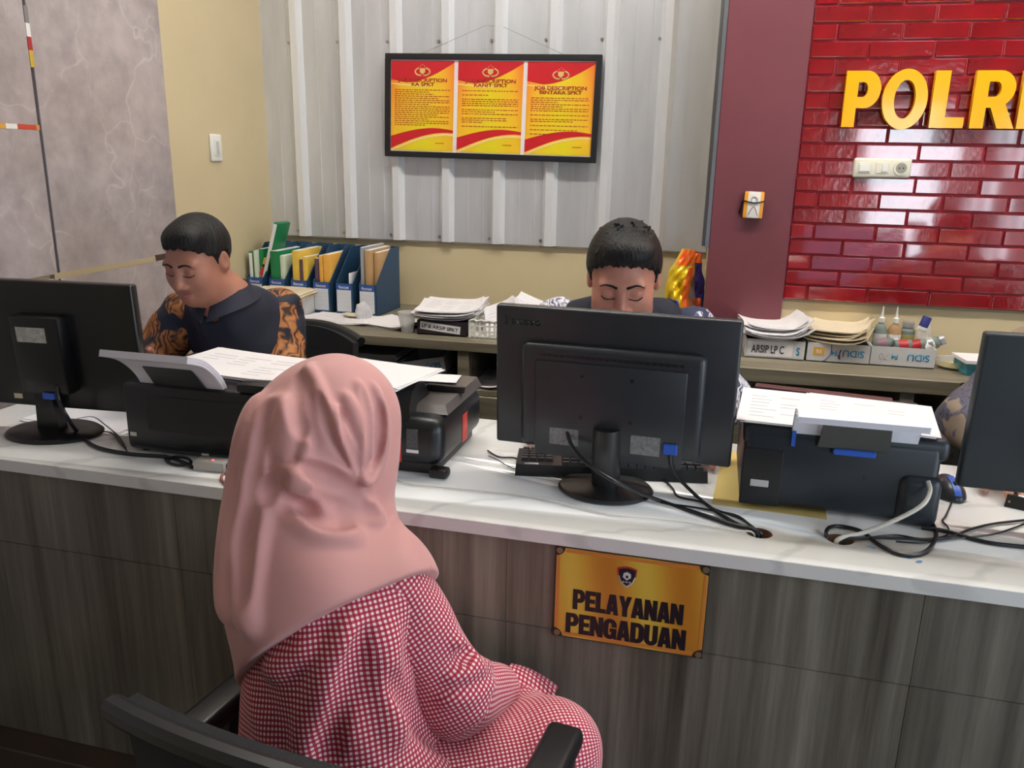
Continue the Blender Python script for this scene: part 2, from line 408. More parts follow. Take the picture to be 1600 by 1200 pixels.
for i in range(len(xs)-1):
    MB().box(xs[i]+.0003, xs[i+1]-.0003, .012, .03, .106, seam-.001, .0006, 1).build('front_panel', M_wood, ct)
    MB().box(xs[i]+.0003, xs[i+1]-.0003, .010, .03, seam+.001, ZT-.029, .0006, 1).build('front_panel', M_wood, ct)
MB().box(CX0, CX1, -.05, .04, 0, .105, .003, 1).build('plinth', mat('brown_plinth', (74, 60, 50), .4, var=.15), ct)
MB().box(CX0, CX0+.02, .03, CD-.02, .02, ZT-.029).build('side_panel', M_wood, ct)
MB().box(CX1-.02, CX1, .03, CD-.02, .02, ZT-.029).build('side_panel', M_wood, ct)
for x in (-.6, .75):
    MB().box(x-.009, x+.009, .03, CD-.04, .02, ZT-.029).build('divider_panel', M_wood, ct)
# continuous worktop with two cable holes
wt = MB().box(CX0, CX1, 0, CD, ZT-.028, ZT, .0012, 1).build('worktop', M_top)
holes = [tolocal(at(1186, 832, 2, ZT)), tolocal(at(1312, 842, 2, ZT))]
HR = .0245
for h in holes:
    cu = MB().cyl((h.x, h.y, ZT-.06), HR, .1, 40).build('cutter', M_top)
    md = wt.modifiers.new('b', 'BOOLEAN'); md.object = cu; md.operation = 'DIFFERENCE'; md.solver = 'EXACT'
bpy.context.view_layer.update()
me = bpy.data.meshes.new_from_object(wt.evaluated_get(bpy.context.evaluated_depsgraph_get()))
wt.modifiers.clear(); wt.data = me
for o in [o for o in bpy.data.objects if o.name.startswith('cutter')]: bpy.data.objects.remove(o)
wt.location = CO; wt.rotation_euler = (0, 0, CROT)
tag(wt, 'white veined marble worktop with two round cable holes, lying on the service counter', 'worktop')
M_rawwood = mat('raw_wood_edge', (150, 112, 84), .8, var=.2, vscale=60)
for h in holes:
    m = MB(); n = 36; v = []; 
    for z in (ZT-.026, ZT-.002):
        for rr in (HR-.0006, HR+.0): v += [(h.x+rr*math.cos(2*PI*i/n), h.y+rr*math.sin(2*PI*i/n), z) for i in range(n)]
    f = []
    for i in range(n):
        j = (i+1) % n
        f += [(i, j, 2*n+j, 2*n+i), (n+j, n+i, 3*n+i, 3*n+j), (2*n+i, 2*n+j, 3*n+j, 3*n+i), (j, i, n+i, n+j)]
    m.add(v, f).build('hole_lining', M_rawwood, wt)

# ================================================================== THINGS ON THE WALLS
M_white_pl = mat('white_plastic', (228, 226, 220), .35)
M_black_pl = mat('black_plastic', (26, 26, 28), .38, bump=.04, bscale=400)
M_dark_pl = mat('charcoal_plastic', (44, 47, 51), .42, bump=.05, bscale=400)
M_paper = mat('white_paper', (232, 229, 232), .75, var=.02)
M_paper2 = mat('cream_paper', (222, 208, 180), .8, var=.04)
M_ink = mat('black_ink', (28, 26, 30), .6)
M_grey_ink = mat('grey_ink', (176, 174, 182), .7)
M_blue_ink = mat('blue_print', (30, 140, 190), .6)
M_yellow = mat('letter_yellow', (240, 178, 12), .16, coat=.5)
M_letter_edge = mat('letter_edge', (176, 120, 20), .4)
def letter(ch, splines, x0, x1, z0, z1, label):
    cu = bpy.data.curves.new('c', 'CURVE'); cu.dimensions = '2D'; cu.fill_mode = 'BOTH'; cu.extrude = .011; cu.resolution_u = 8
    for sp in splines:
        s_ = cu.splines.new('POLY'); s_.points.add(len(sp)-1); s_.use_cyclic_u = True
        for p, (x, z) in zip(s_.points, sp): p.co = (x0+(x1-x0)*x-(x0+x1)/2, z0+(z1-z0)*z-(z0+z1)/2, 0, 1)
    o = bpy.data.objects.new('c', cu); COL.objects.link(o); bpy.context.view_layer.update()
    me = bpy.data.meshes.new_from_object(o.evaluated_get(bpy.context.evaluated_depsgraph_get())); bpy.data.objects.remove(o)
    me.materials.clear(); me.materials.append(M_yellow)
    t = thing('wall_letter', label, 'letter', ((x0+x1)/2, YB-.045, (z0+z1)/2), 0, 'yellow letters on the brick wall')
    q = link('letter_face', me, t, (0, 0, 0), (PI/2, 0, 0))
    for dx, dz in ((-.25, -.35), (-.25, .35)):
        MB().cyl(((x1-x0)*dx*1.2, 0.009, (z1-z0)*dz), .004, .024, 8, 1).build('standoff', M_alu, t)
    return t
def arc(cx, cz, rx, rz, a0, a1, n=14): return [(cx+rx*math.cos(math.radians(a0+(a1-a0)*i/n)), cz+rz*math.sin(math.radians(a0+(a1-a0)*i/n))) for i in range(n+1)]
LZ0, LZ1 = 1.605, 1.774
P_ = [[(0, 0), (.36, 0), (.36, .34), (.55, .34)]+arc(.58, .67, .42, .33, -90, 90)+[(0, 1)], [(.36, .80), (.36, .54), (.5, .54)]+arc(.50, .67, .14, .13, -90, 90, 8)]
O_ = [arc(.5, .5, .5, .515, 0, 360, 40)[:-1], arc(.5, .5, .235, .33, 360, 0, 32)[:-1]]
L_ = [[(0, 0), (1, 0), (1, .19), (.44, .19), (.44, 1), (0, 1)]]
R_ = [[(0, 0), (.33, 0), (.33, .36), (.44, .36), (.66, 0), (1.06, 0), (.78, .42)]+arc(.56, .69, .40, .31, -55, 90, 12)+[(0, 1)], [(.33, .81), (.33, .55), (.48, .55)]+arc(.50, .68, .13, .13, -90, 90, 8)]
E_ = [[(0, 0), (1, 0), (1, .19), (.42, .19), (.42, .41), (.94, .41), (.94, .59), (.42, .59), (.42, .81), (1, .81), (1, 1), (0, 1)]]
letter('P', P_, .431, .537, LZ0, LZ1, 'yellow capital P, first letter on the red brick wall')
letter('O', O_, .544, .676, LZ0-.003, LZ1+.003, 'yellow capital O between P and L on the brick wall')
letter('L', L_, .690, .788, LZ0, LZ1, 'yellow capital L on the red brick wall')
letter('R', R_, .806, .925, LZ0, LZ1, 'yellow capital R on the red brick wall')
letter('E', E_, .938, 1.03, LZ0, LZ1, 'yellow letter cut off at the right picture edge beside R')

# switch plate on the bricks
p = (at(1335, 250, 1, YB-.02)+at(1420, 275, 1, YB-.02))/2
t = thing('switch_plate', 'cream three-gang switch plate with round socket on the red bricks', 'switch', (p[0], YB-.0205, p[2]), 0, None, (0, math.radians(-.5), 0))
M_cream_pl = mat('cream_plastic', (222, 216, 198), .35)
MB().box(-.088, .088, -.014, .006, -.031, .031, .008, 3).build('faceplate', M_cream_pl, t)
for i, x in enumerate((-.055, 0)):
    MB().box(x-.02, x+.02, -.0165, -.012, -.017, .017, .001, 1).build('switch_surround', M_cream_pl, t)
    MB().box(x-.016 if i == 0 else x-.002, x+.016, -.0195, -.015, -.012, .012, .0015, 1).build('rocker', M_white_pl, t)
MB().cyl((.056, -.0135, 0), .022, -.004, 28, 1).build('socket_ring', M_cream_pl, t)
M_socket = mat('socket_recess', (150, 146, 132), .5)
MB().cyl((.056, -.0172, 0), .0165, -.001, 28, 1).build('socket_recess', M_socket, t)
for x in (-.006, .006): MB().cyl((.056+x, -.0175, 0), .0025, -.0016, 10, 1).build('socket_hole', M_black_pl, t)
for z in (-.0155, .0155): MB().box(.0535, .0585, -.0192, -.017, z-.002, z+.002).build('earth_clip', M_alu, t)
# small outlet on the cream left wall
p = at(335, 231, 0, XL)
t = thing('wall_outlet', 'small white outlet on the cream wall beside the marble', 'outlet', (XL, p[1], p[2]), PI/2)
MB().box(-.036, .036, -.012, 0, -.05, .05, .007, 3).build('faceplate', M_white_pl, t)
MB().box(-.018, .018, -.0145, -.011, -.03, .03, .012, 3).build('insert', M_white_pl, t)
MB().box(-.008, .008, -.0165, -.014, -.024, .024, .006, 2).build('rocker', mat('grey_rocker', (190, 188, 184), .4), t)
# white and orange sensor on the column
p = at(1177, 320, 1, YB-.03)
t = thing('wireless_doorbell', 'white and orange device strapped with black cord on the maroon column', 'doorbell', (p[0], YB-.0225, p[2]), 0, None, (0, math.radians(1), 0))
M_orange = mat('orange_plastic', (236, 160, 50), .35)
MB().box(-.032, .032, -.02, 0, -.045, .045, .006, 2).build('back_case', mat('maroon_case', (80, 44, 54), .4), t)
MB().box(-.032, .032, -.026, -.018, -.044, .044, .006, 2).build('orange_case', M_orange, t)
MB().box(-.0205, .0205, -.030, -.02, -.0435, .0435, .004, 2).build('white_cover', M_white_pl, t)
MB().lathe([(.0115, 0), (.0115, .002), (.0095, .003), (.0095, .0)], 24, M=Matrix.Translation((0, -.0298, .017)) @ Matrix.Rotation(PI/2, 4, 'X')).build('push_button', mat('grey_line', (170, 160, 158), .4), t)
MB().tube([(-.015, -.0305, -.034), (-.008, -.0305, -.016), (0, -.0305, -.006), (.008, -.0305, -.016), (.015, -.0305, -.034)], .0012).build('arch_mark', mat('brown_line', (150, 110, 96), .5), t)
MB().tube([(-.036, -.012, .013), (-.028, -.029, .012), (0, -.034, .007), (.028, -.029, .012), (.036, -.012, .013)], .0022).build('cord', M_black_pl, t)
MB().tube([(-.036, -.012, .013), (-.040, -.008, -.01), (-.043, -.004, -.03)], .003).build('cord_tail', M_black_pl, t)

# framed job description posters
YF = YW-.068
fa, fb, fc_, fd = (at(600, 83, 1, YF), at(940, 84, 1, YF), at(602, 243, 1, YF), at(932, 256, 1, YF))
FW = ((fb-fa)[0]+(fd-fc_)[0])/2; FH = ((fa-fc_)[2]+(fb-fd)[2])/2; fc = (fa+fb+fc_+fd)/4
t = thing('poster_frame', 'wide black frame holding three red and yellow job description posters', 'picture frame', (fc[0], YF, fc[2]), 0, None, (math.radians(-2.0), math.radians(.75), 0))
M_frame = mat('black_frame', (24, 23, 27), .4)
bw = .022
MB().box(-FW/2, FW/2, 0, .02, FH/2-bw, FH/2, .002, 1).box(-FW/2, FW/2, 0, .02, -FH/2, -FH/2+bw, .002, 1).box(-FW/2, -FW/2+bw, .0004, .0196, -FH/2+bw*.9, FH/2-bw*.9).box(FW/2-bw, FW/2, .0004, .0196, -FH/2+bw*.9, FH/2-bw*.9).build('frame_moulding', M_frame, t)
MB().box(-FW/2+.01, FW/2-.01, .011, .016, -FH/2+.01, FH/2-.01).build('white_backing', mat('mount_white', (226, 220, 218), .5), t)
MB().tube([(-FW*.33, .01, FH/2), (-.03, .026, FH/2+.105), (.03, .026, FH/2+.105), (FW*.33, .01, FH/2)], .0009, 5, 0).build('hanging_wire', M_alu, t)
iw = FW-2*bw; pw = iw/3-.012; ph = FH-2*bw-.008
M_red = mat('poster_red', (196, 30, 40), .35); M_dred = mat('poster_text_red', (176, 34, 30), .5); M_swoosh = mat('poster_darkred', (160, 28, 50), .35); M_pale = mat('poster_pale', (240, 205, 130), .4)
pn = NT('poster_yellow', .35)
pg = pn.n('SeparateXYZ', Vector=pn.tc.outputs['Object'])
gx = pn.math('DIVIDE', pg.outputs[0], pw/2)
gx = pn.math('ABSOLUTE', gx)
gz = pn.math('MULTIPLY_ADD', pg.outputs[2], .35/ph, .0)
M_poster = pn.base(pn.ramp(pn.math('MULTIPLY_ADD', gx, .75, gz), [(.0, (226, 206, 30)), (.55, (236, 186, 40)), (.95, (236, 110, 50))]))
M_gold = mat('emblem_gold', (214, 178, 110), .4); M_maroon_ink = mat('emblem_maroon', (120, 40, 40), .5)
titles = ['JOB DESCRIPTION\nKA SPKT', 'JOB DESCRIPTION\nKANIT SPKT', 'JOB DESCRIPTION\nBINTARA SPKT']
for i in range(3):
    x = (i-1)*(pw+.016)
    po = MB().box(-pw/2, pw/2, 0, .0012, -ph/2, ph/2).build('poster', M_poster, t, (x, .0095, 0))
    po['label'] = ['left poster in the frame', 'middle poster in the frame', 'right poster in the frame'][i]
    # red header bounded by a curve, and foot swoosh
    hdr = [(-pw/2, ph/2), (pw/2, ph/2)]+[(pw/2-pw*s, ph/2-ph*(.02+.22*math.sin(min(1, s*1.28)*PI/2)**1.0)+ph*.035*max(0, s-.78)/.22) for s in [k/12 for k in range(13)]]
    MB().prism(hdr, -.0006, 0).build('red_header', M_red, po)
    MB().prism([(-pw/2, ph*.28)]+[(-pw/2+pw*s, ph*(.255-.02*math.sin(s*PI))) for s in (0, .15, .3, .45, .6)]+[(-pw/2+pw*s, ph*(.245-.03*math.sin(s*PI))) for s in (.6, .45, .3, .15, 0)], -.0008, -.0002).build('pale_stripe', M_pale, po)
    up = [(-pw/2+pw*s, -ph/2+ph*(.16+.10*math.sin(s*PI*.72))) for s in [k/10 for k in range(11)]]
    dn = [(-pw/2+pw*s, -ph/2+ph*(.02+.19*math.sin(s*PI*.55))) for s in [k/10 for k in range(10, -1, -1)]]
    MB().prism(up+dn, -.0006, 0).build('red_swoosh', M_red, po)
    MB().prism([(a, b-.004) for a, b in dn[::-1]]+[(a, b-.012) for a, b in dn], -.0007, -.0001).build('pale_stripe', M_pale, po)
    ez = ph/2-ph*(.115 if i < 2 else .135)
    m = MB()
    for s in (-1, 1): m.tube([(s*.004, -.001, ez-.016), (s*.02, -.001, ez-.014), (s*.03, -.001, ez-.004), (s*.026, -.001, ez+.006), (s*.014, -.001, ez+.012)], .0032, 6)
    m.build('emblem_wreath', M_gold, po)
    MB().prism([(-.011, ez+.011), (.011, ez+.011), (.011, ez-.003), (0, ez-.012), (-.011, ez-.003)], -.0022, -.0006).build('emblem_shield', M_gold, po)
    for k, (dx, dz) in enumerate(((-.008, .019), (0, .025), (.008, .019))): MB().cyl((dx, -.0006, ez+dz), .0022, -.001, 5, 1).build('emblem_star', M_gold, po)
    tz = ph/2-ph*(.235 if i < 2 else .30)
    text('title_text', titles[i], M_dred, po, pw*.78, ph*.088, (0, -.0008, tz), bold=.03, depth=.0004)
    # the small print: rows of illegible dashes
    m = MB(); rr = random.Random(i+3); z = tz-ph*.085; rows = [14, 9, 9][i]
    while z > -ph/2+ph*.13 and rows > -4:
        left = -pw*.43 if i else -pw*.44
        xx = left; end = pw*.44 if rr.random() < .65 else rr.uniform(-.1, .3)*pw
        while xx < end:
            L = rr.uniform(.006, .017); m.box(xx, min(xx+L, end), -.0009, -.0003, z-.0015, z+.0015); xx += L+.0035
        z -= ph*(.023 if i == 0 else (.023 if rr.random() < .55 else .046)); rows -= 1
    m.box(pw*.22, pw*.36, -.0009, -.0003, -ph/2+ph*.085, -ph/2+ph*.085+.0025)
    m.build('small_print', M_dred, po)['kind'] = 'stuff'
M_fglass = mat('picture_glass', (255, 255, 255), .03, trans=1, ior=1.1, alpha=.06)
MB().box(-FW/2+bw*.8, FW/2-bw*.8, .004, .0045, -FH/2+bw*.8, FH/2-bw*.8).build('picture_glass', M_fglass, t)

# ================================================================== BACK SHELVES
ZS = .872
ws = NT('back_shelf_laminate', .4)
sv = ws.mapping((.05, 1, 1)); sn = ws.n('TexNoise', Vector=sv, Scale=40.0, Detail=5.0).outputs['Fac']
M_shelf = ws.base(ws.ramp(sn, [(.3, (104, 97, 80)), (.5, (126, 118, 99)), (.7, (144, 136, 116))]))
SX0, SX1 = XL+.002, .049; SY0, SY1 = 2.645, YW-.002
sh = thing('shelf_cabinet', 'low grey-brown shelf cabinet with open compartments under the framed posters', 'shelf', (0, 0, 0))
MB().box(SX0, SX1, SY0, SY1, ZS-.034, ZS, .0015, 1).build('top_board', M_shelf, sh)
zc = .70
for px in (532, 724, 800+92):
    x = at(px, 580, 1, SY0+.01)[0]
    MB().box(x-.02, x+.02, SY0+.006, SY1, .06, ZS-.0345).build('divider', M_shelf, sh)
MB().box(SX0, SX1, SY0+.012, SY1, zc-.02, zc, .001, 1).build('shelf_board', M_shelf, sh)
MB().box(SX0, SX1, SY1-.012, SY1, .06, ZS-.035).build('back_board', M_shelf, sh)
MB().box(SX0, SX1, SY0+.02, SY1, 0, .06).build('plinth', M_shelf, sh)
xd = [SX0]+[at(px, 620, 1, SY0+.01)[0] for px in (532, 724, 892)]+[SX1]
for i in range(4):
    MB().box(xd[i]+.002, xd[i+1]-.002, SY0, SY0+.016, .07, zc-.022, .001, 1).build('cabinet_door', M_shelf, sh)
RX0, RX1, RY0 = .17, 1.9, 2.555
s2 = thing('shelf_table', 'grey-brown shelf table with open front below the red brick wall', 'shelf', (0, 0, 0))
MB().box(RX0, RX1, RY0, YB-.024, ZS-.044, ZS, .0015, 1).build('top_board', M_shelf, s2)
for x in (RX0+.02, at(1412, 640, 1, RY0+.02)[0], RX1-.02):
    MB().box(x-.02, x+.02, RY0+.006, YB-.024, 0, ZS-.0445).build('divider', M_shelf, s2)
MB().box(RX0, RX1, YB-.036, YB-.024, .06, ZS-.045).build('back_board', M_shelf, s2)
MB().box(RX0, RX1, RY0+.03, YB-.036, .30, .32).build('shelf_board', M_shelf, s2)

# ---- magazine files with their folders
M_fblue = mat('file_box_blue', (38, 72, 104), .5, var=.05); M_flabel = mat('file_label_white', (214, 216, 220), .5); M_fband = mat('file_label_blue', (40, 82, 160), .5)
fx = [(389, 417), (425, 457), (459, 487), (489, 522), (525, 557), (560, 591)]
fz = [(476, 430), (480, 432), (486, 435), (489, 437), (493, 439), (496, 441)]
MFW, MFD, MFH, MFL = .074, .235, .255, .125
words = ['behind the leaning green binder', 'holding the green binder', 'packed with a yellow envelope', 'stuffed with orange envelopes', 'almost empty, with dark open inside', 'nearest the framed posters, holding a plastic sleeve']
mags = []
XM0 = XL+.058
for i in range(6):
    x = XM0+i*.1015
    e = thing('magazine_file', 'blue cardboard magazine file '+words[i], 'magazine file', (x, 3.02-.008*i, ZS+.0004), math.radians(-2.5), 'blue magazine files on the shelf')
    th = .0025; m = MB(); hw = MFW/2; yc = MFD*.62
    side = [(0, 0), (MFD, 0), (MFD, MFH), (yc, MFH), (0, MFL)]
    for s in (-1, 1):
        xx = s*(hw-th/2); v = [(xx+d, yy, zz) for d in (-th/2, th/2) for yy, zz in side]; n = 5
        m.add(v, [tuple(range(n))[::-1], tuple(range(n, 2*n))]+[(k, (k+1) % n, n+(k+1) % n, n+k) for k in range(n)])
    m.box(-hw, hw, 0, th, 0, MFL); m.box(-hw, hw, MFD-th, MFD, 0, MFH); m.box(-hw, hw, 0, MFD, 0, th)
    m.build('file_body', M_fblue, e)
    MB().box(-hw+.003, hw-.009, -.0008, 0, .012, MFL-.026).build('label_field', M_flabel, e)
    MB().box(-hw+.001, hw-.007, -.0008, 0, MFL-.026, MFL-.003).build('label_band', M_fband, e)
    m = MB()
    for k in range(4): m.box(-hw+.009, hw-.014, -.0012, -.0006, .034+k*.016, .0346+k*.016)
    m.build('label_lines', M_grey_ink, e)
    text('label_word', 'focus', M_white_pl, e, .044, .012, (-.004, -.0006, MFL-.0145), bold=.008, depth=.0005)
    mags.append(e)
M_green = mat('green_binder', (22, 120, 72), .4, var=.06); M_lime = mat('pale_green_pages', (196, 208, 186), .6)
M_env = mat('orange_envelope', (226, 168, 72), .6, var=.06, vscale=20); M_envy = mat('yellow_envelope', (218, 182, 72), .6, var=.06, vscale=20)
M_kraft = mat('kraft_paper', (176, 140, 96), .7, var=.08, vscale=15)
M_purple = mat('purple_cover', (92, 66, 84), .6)
def inmag(i, x0, x1, h, m, name, label, cat, lean=0, d=.205, y0=.012, spine=None, ang=0, group=None, z0=.0035):
    b = mags[i]; M = Matrix.Translation(b.location) @ Matrix.Rotation(b.rotation_euler.z, 4, 'Z')
    q = M @ Vector(((x0+x1)/2, y0, z0))
    t = thing(name, label, cat, q, b.rotation_euler.z, group, (0, lean, b.rotation_euler.z))
    w = (x1-x0)/2
    MB().box(-w, w, 0, d, 0, h, min(.003, w*.6), 2).build('cover', m, t)
    if spine: MB().box(-w*.75, w*.75, -.0008, 0, .02, h-.006).build('spine_label', spine, t)
    else:
        MB().box(-w*.7, w*.7, .004, d-.004, h, h+.0015).build('page_edges', M_paper, t)
    return t
inmag(0, -.033, -.014, .225, M_green, 'ring_binder', 'green binder with white spine label at the far left of the files', 'binder', spine=M_paper)
inmag(0, -.011, .002, .228, M_lime, 'notebook', 'thin pale notebook beside the leftmost green binder', 'notebook')
inmag(0, .004, .024, .235, M_green, 'ring_binder', 'green binder with white card, second in the leftmost file', 'binder', y0=.03, d=.19)
# the binder that leans out of the first file
q = Matrix.Translation(mags[0].location) @ Vector((.004, .03, .06))
t = thing('ring_binder', 'tall green binder leaning right out of the leftmost file, white spine', 'binder', q, 0, None, (0, math.radians(17), math.radians(-3)))
MB().box(-.010, .010, 0, .10, .0, .30, .003, 2).build('cover', M_green, t)
MB().box(-.0075, .0075, -.001, 0, .02, .295).build('spine_label', M_paper, t)
t = thing('marker_pen', 'red and yellow marker pen leaning before the tilted green binder', 'pen', Matrix.Translation(mags[0].location) @ Vector((.006, .03, MFL-.002)), 0, None, (0, math.radians(20), 0))
MB().cyl((0, 0, .0), .0045, .012, 12, r2=.006).build('pen_tip', mat('pale_red', (214, 140, 130), .4), t)
MB().cyl((0, 0, .012), .0068, .035, 12).build('pen_cap', mat('pen_red', (214, 48, 52), .35), t)
MB().cyl((0, 0, .047), .006, .012, 12).build('pen_collar', M_black_pl, t)
MB().cyl((0, 0, .059), .0064, .026, 12).build('pen_barrel', mat('pen_yellow', (206, 176, 70), .4), t)
inmag(1, -.034, .008, .232, M_green, 'ring_binder', 'thick bright green binder in the second file', 'binder')
inmag(1, .010, .030, .215, M_lime, 'notebook', 'pale green notebook right of the thick green binder', 'notebook')
inmag(2, -.034, -.004, .238, M_envy, 'envelope', 'bulging yellow envelope in the third file', 'envelope')
inmag(2, -.002, .010, .205, M_purple, 'notebook', 'dark purple printed booklet beside the yellow envelope', 'booklet')
inmag(2, .012, .033, .215, M_envy, 'envelope', 'narrow yellow envelope right of the purple booklet', 'envelope')
inmag(3, -.034, -.018, .212, M_purple, 'notebook', 'dark booklet left of the orange envelopes', 'booklet')
inmag(3, -.015, .001, .225, M_env, 'envelope', 'orange envelope with white papers on top, left one of the pair', 'envelope')
inmag(3, .004, .033, .23, M_env, 'envelope', 'fat orange envelope, right one of the pair in the fourth file', 'envelope')
inmag(4, .014, .018, .16, M_paper, 'paper_sheet', 'white card standing in the almost empty file', 'card', d=.1)
M_clear = mat('clear_plastic', (236, 236, 236), .15, alpha=.34)
inmag(5, -.034, -.020, .265, M_clear, 'plastic_sleeve', 'crinkled clear plastic sleeve in the sixth file', 'sleeve')
inmag(5, -.015, .008, .255, M_kraft, 'envelope', 'brown kraft envelope in the sixth file', 'envelope')
inmag(5, .011, .032, .245, M_kraft, 'envelope', 'brown folder with grey papers at the right of the kraft envelope', 'folder', y0=.04, d=.18)

# ---- cut ream cartons
M_carton = mat('white_carton', (206, 206, 206), .6, var=.05, vscale=25, bump=.1, bscale=30)
def carton(name, label, loc, rotz, w=.19, d=.24, h=.062, word='SiDU', flip=True, extra=None, rot=None, group='cut ream cartons'):
    t = thing(name, label, 'box', loc, rotz, group, rot)
    th = .003; m = MB()
    m.box(-w/2, w/2, 0, th, 0, h).box(-w/2, w/2, d-th, d, 0, h).box(-w/2, -w/2+th, th, d-th, 0, h).box(w/2-th, w/2, th, d-th, 0, h).box(-w/2, w/2, 0, d, 0, th)
    m.build('carton_body', M_carton, t)
    if word:
        text('carton_word', word, M_blue_ink, t, w*.34, h*.36, (w*.24, -.0004, h*.52), (PI/2, 0, 0), bold=.014, depth=.0004)
        if flip: t.children[-1].rotation_euler = (PI/2, PI, 0); t.children[-1].rotation_euler = Euler((-PI/2, 0, PI)); t.children[-1].rotation_euler = (Matrix.Rotation(PI/2, 4, 'X') @ Matrix.Rotation(PI, 4, 'Z')).to_euler()
    if extra: extra(t, w, h)
    return t
FLIP = (Matrix.Rotation(PI/2, 4, 'X') @ Matrix.Rotation(PI, 4, 'Z')).to_euler()
def papers(name, label, loc, rotz, w, d, n, seed, m=None, spread=.012, curl=.0, z0=0, rot=None, th=.0016, cat='papers', inkrows=True):
    """a loose pile: every few sheets are one slightly turned, curled leaf"""
    t = thing(name, label, cat, loc, rotz, None, rot); rr = random.Random(seed); m = m or M_paper
    for k in range(n):
        a = rr.uniform(-1, 1)*spread*6; dx, dy = rr.uniform(-1, 1)*spread, rr.uniform(-1, 1)*spread; c1 = curl*rr.uniform(.6, 1.2)
        c, s = math.cos(a), math.sin(a)
        def fn(u, v, k=k, c=c, s=s, dx=dx, dy=dy, c1=c1):
            x = (u-.5)*w; y = (v-.5)*d; z = z0+k*th+c1*(abs(2*u-1)**3)*(1 if u > .5 else .35)+c1*.25*math.sin(v*3+k)
            return (x*c-y*s+dx, x*s+y*c+dy, z)
        MB().sheet(fn, 10, 4, th*.8).build('paper_sheet', m, t)
        top = fn
    if inkrows:
        mm_ = MB()
        for r in range(7):
            for q in range(3):
                if rr.random() < .75:
                    u0 = .1+q*.27; u1 = u0+rr.uniform(.12, .24); v0_ = .15+r*.1
                    mm_.sheet(lambda u, v: tuple(np.add(top(u0+(u1-u0)*u, v0_+.010*v), (0, 0, th*.8+.0003))), 3, 1, .0001)
        if mm_.v: mm_.build('print_lines', M_grey_ink, t)['kind'] = 'stuff'
    return t
def arsip(t, w, h):
    text('pasted_title', 'ARSIP LP C', M_ink, t, w*.55, h*.42, (-w*.12, -.0016, h*.5), bold=.012)
    MB().box(-w*.46, w*.3, -.0011, -.0001, h*.12, h*.9).build('pasted_slip', M_paper, t)
    text('carton_word', 'S', M_blue_ink, t, w*.055, h*.45, (w*.39, -.0004, h*.48), FLIP, bold=.03)
by = 2.705
carton('paper_carton', 'white carton labelled ARSIP LP C heaped with papers', (.284, by, ZS+.0004), 0, w=.186, word=None, extra=arsip)
def c2(t, w, h):
    MB().box(-w*.40, -w*.22, -.0006, 0, h*.35, h*.78, 0).build('yellow_mark', mat('carton_yellow', (226, 170, 70), .6), t)
    text('carton_number', '75', M_white_pl, t, w*.09, h*.2, (-w*.31, -.0005, h*.56), FLIP, bold=.02)
    text('carton_size', 'F4', M_blue_ink, t, w*.09, h*.26, (-w*.07, -.0004, h*.5), FLIP, bold=.02)
    MB().tube([(-w*.24, -.001, h*.02), (-w*.16, -.001, h*.25), (-w*.12, -.001, h*.55), (-w*.12, -.001, h*.95)], .0012, 5).build('pen_stroke', mat('violet_pen', (70, 56, 110), .6), t)
    MB().tube([(0, -.001, h*.4), (w*.03, -.001, h*.2), (w*.02, -.001, h*.5), (w*.04, -.001, h*.7)], .002, 5).build('pen_stroke', mat('violet_pen', (70, 56, 110), .6), t)
carton('paper_carton', 'middle white carton with yellow mark and upside-down print, holding brown papers', (.480, by+.002, ZS+.0004), 0, extra=c2)
def c3(t, w, h):
    text('carton_size', 'F4', M_blue_ink, t, w*.10, h*.26, (-w*.13, -.0004, h*.5), FLIP, bold=.02)
    text('carton_handwriting', '70', M_grey_ink, t, w*.14, h*.34, (-w*.3, -.0004, h*.5), FLIP, bold=-.01)
carton('paper_carton', 'white carton with upside-down blue print crowded with bottles', (.674, by+.006, ZS+.0004), 0, extra=c3)
papers('paper_pile', 'heap of white documents on the ARSIP LP C carton', (.284, by+.12, ZS+.0635), .05, .20, .25, 9, 5, spread=.010, curl=.036, th=.0032)
papers('paper_pile', 'bent brown-edged documents on the middle carton', (.49, by+.12, ZS+.0635), -.25, .19, .25, 9, 8, m=M_paper2, spread=.012, curl=.024, th=.0042)
# bottles and jars in the third carton
M_glue = mat('glue_bottle', (150, 165, 160), .2, trans=.4, ior=1.2); M_amber = mat('amber_bottle', (196, 160, 120), .2, trans=.35, ior=1.2)
def bottle(loc, m, capm, label, s=1, rot=None):
    t = thing('ink_bottle', label, 'bottle', loc, 0, 'bottles in the carton', rot)
    MB().lathe([(0.001, 0), (.018*s, 0), (.020*s, .004*s), (.020*s, .055*s), (.014*s, .068*s), (.008*s, .073*s), (.008*s, .08*s)], 20).build('bottle_body', m, t)
    MB().lathe([(.009*s, .078*s), (.009*s, .092*s), (.004*s, .096*s), (.0018*s, .128*s), (.0005, .129*s)], 16).build('nozzle', capm, t)
    MB().cyl((0, 0, .018*s), .0203*s, .025*s, 20).build('bottle_label', M_white_pl, t)
    return t
bz = ZS+.004
bottle((.628, by+.15, bz+.03), M_glue, M_white_pl, 'grey-green dropper bottle with white nozzle, left of the two dropper bottles', 1.05)
bottle((.672, by+.15, bz+.03), M_amber, M_white_pl, 'amber dropper bottle with white nozzle, right of the two dropper bottles', 1.05)
M_redlab = mat('red_label', (176, 44, 48), .35); M_sil = mat('silver_cap', (190, 190, 196), .3, metal=.5)
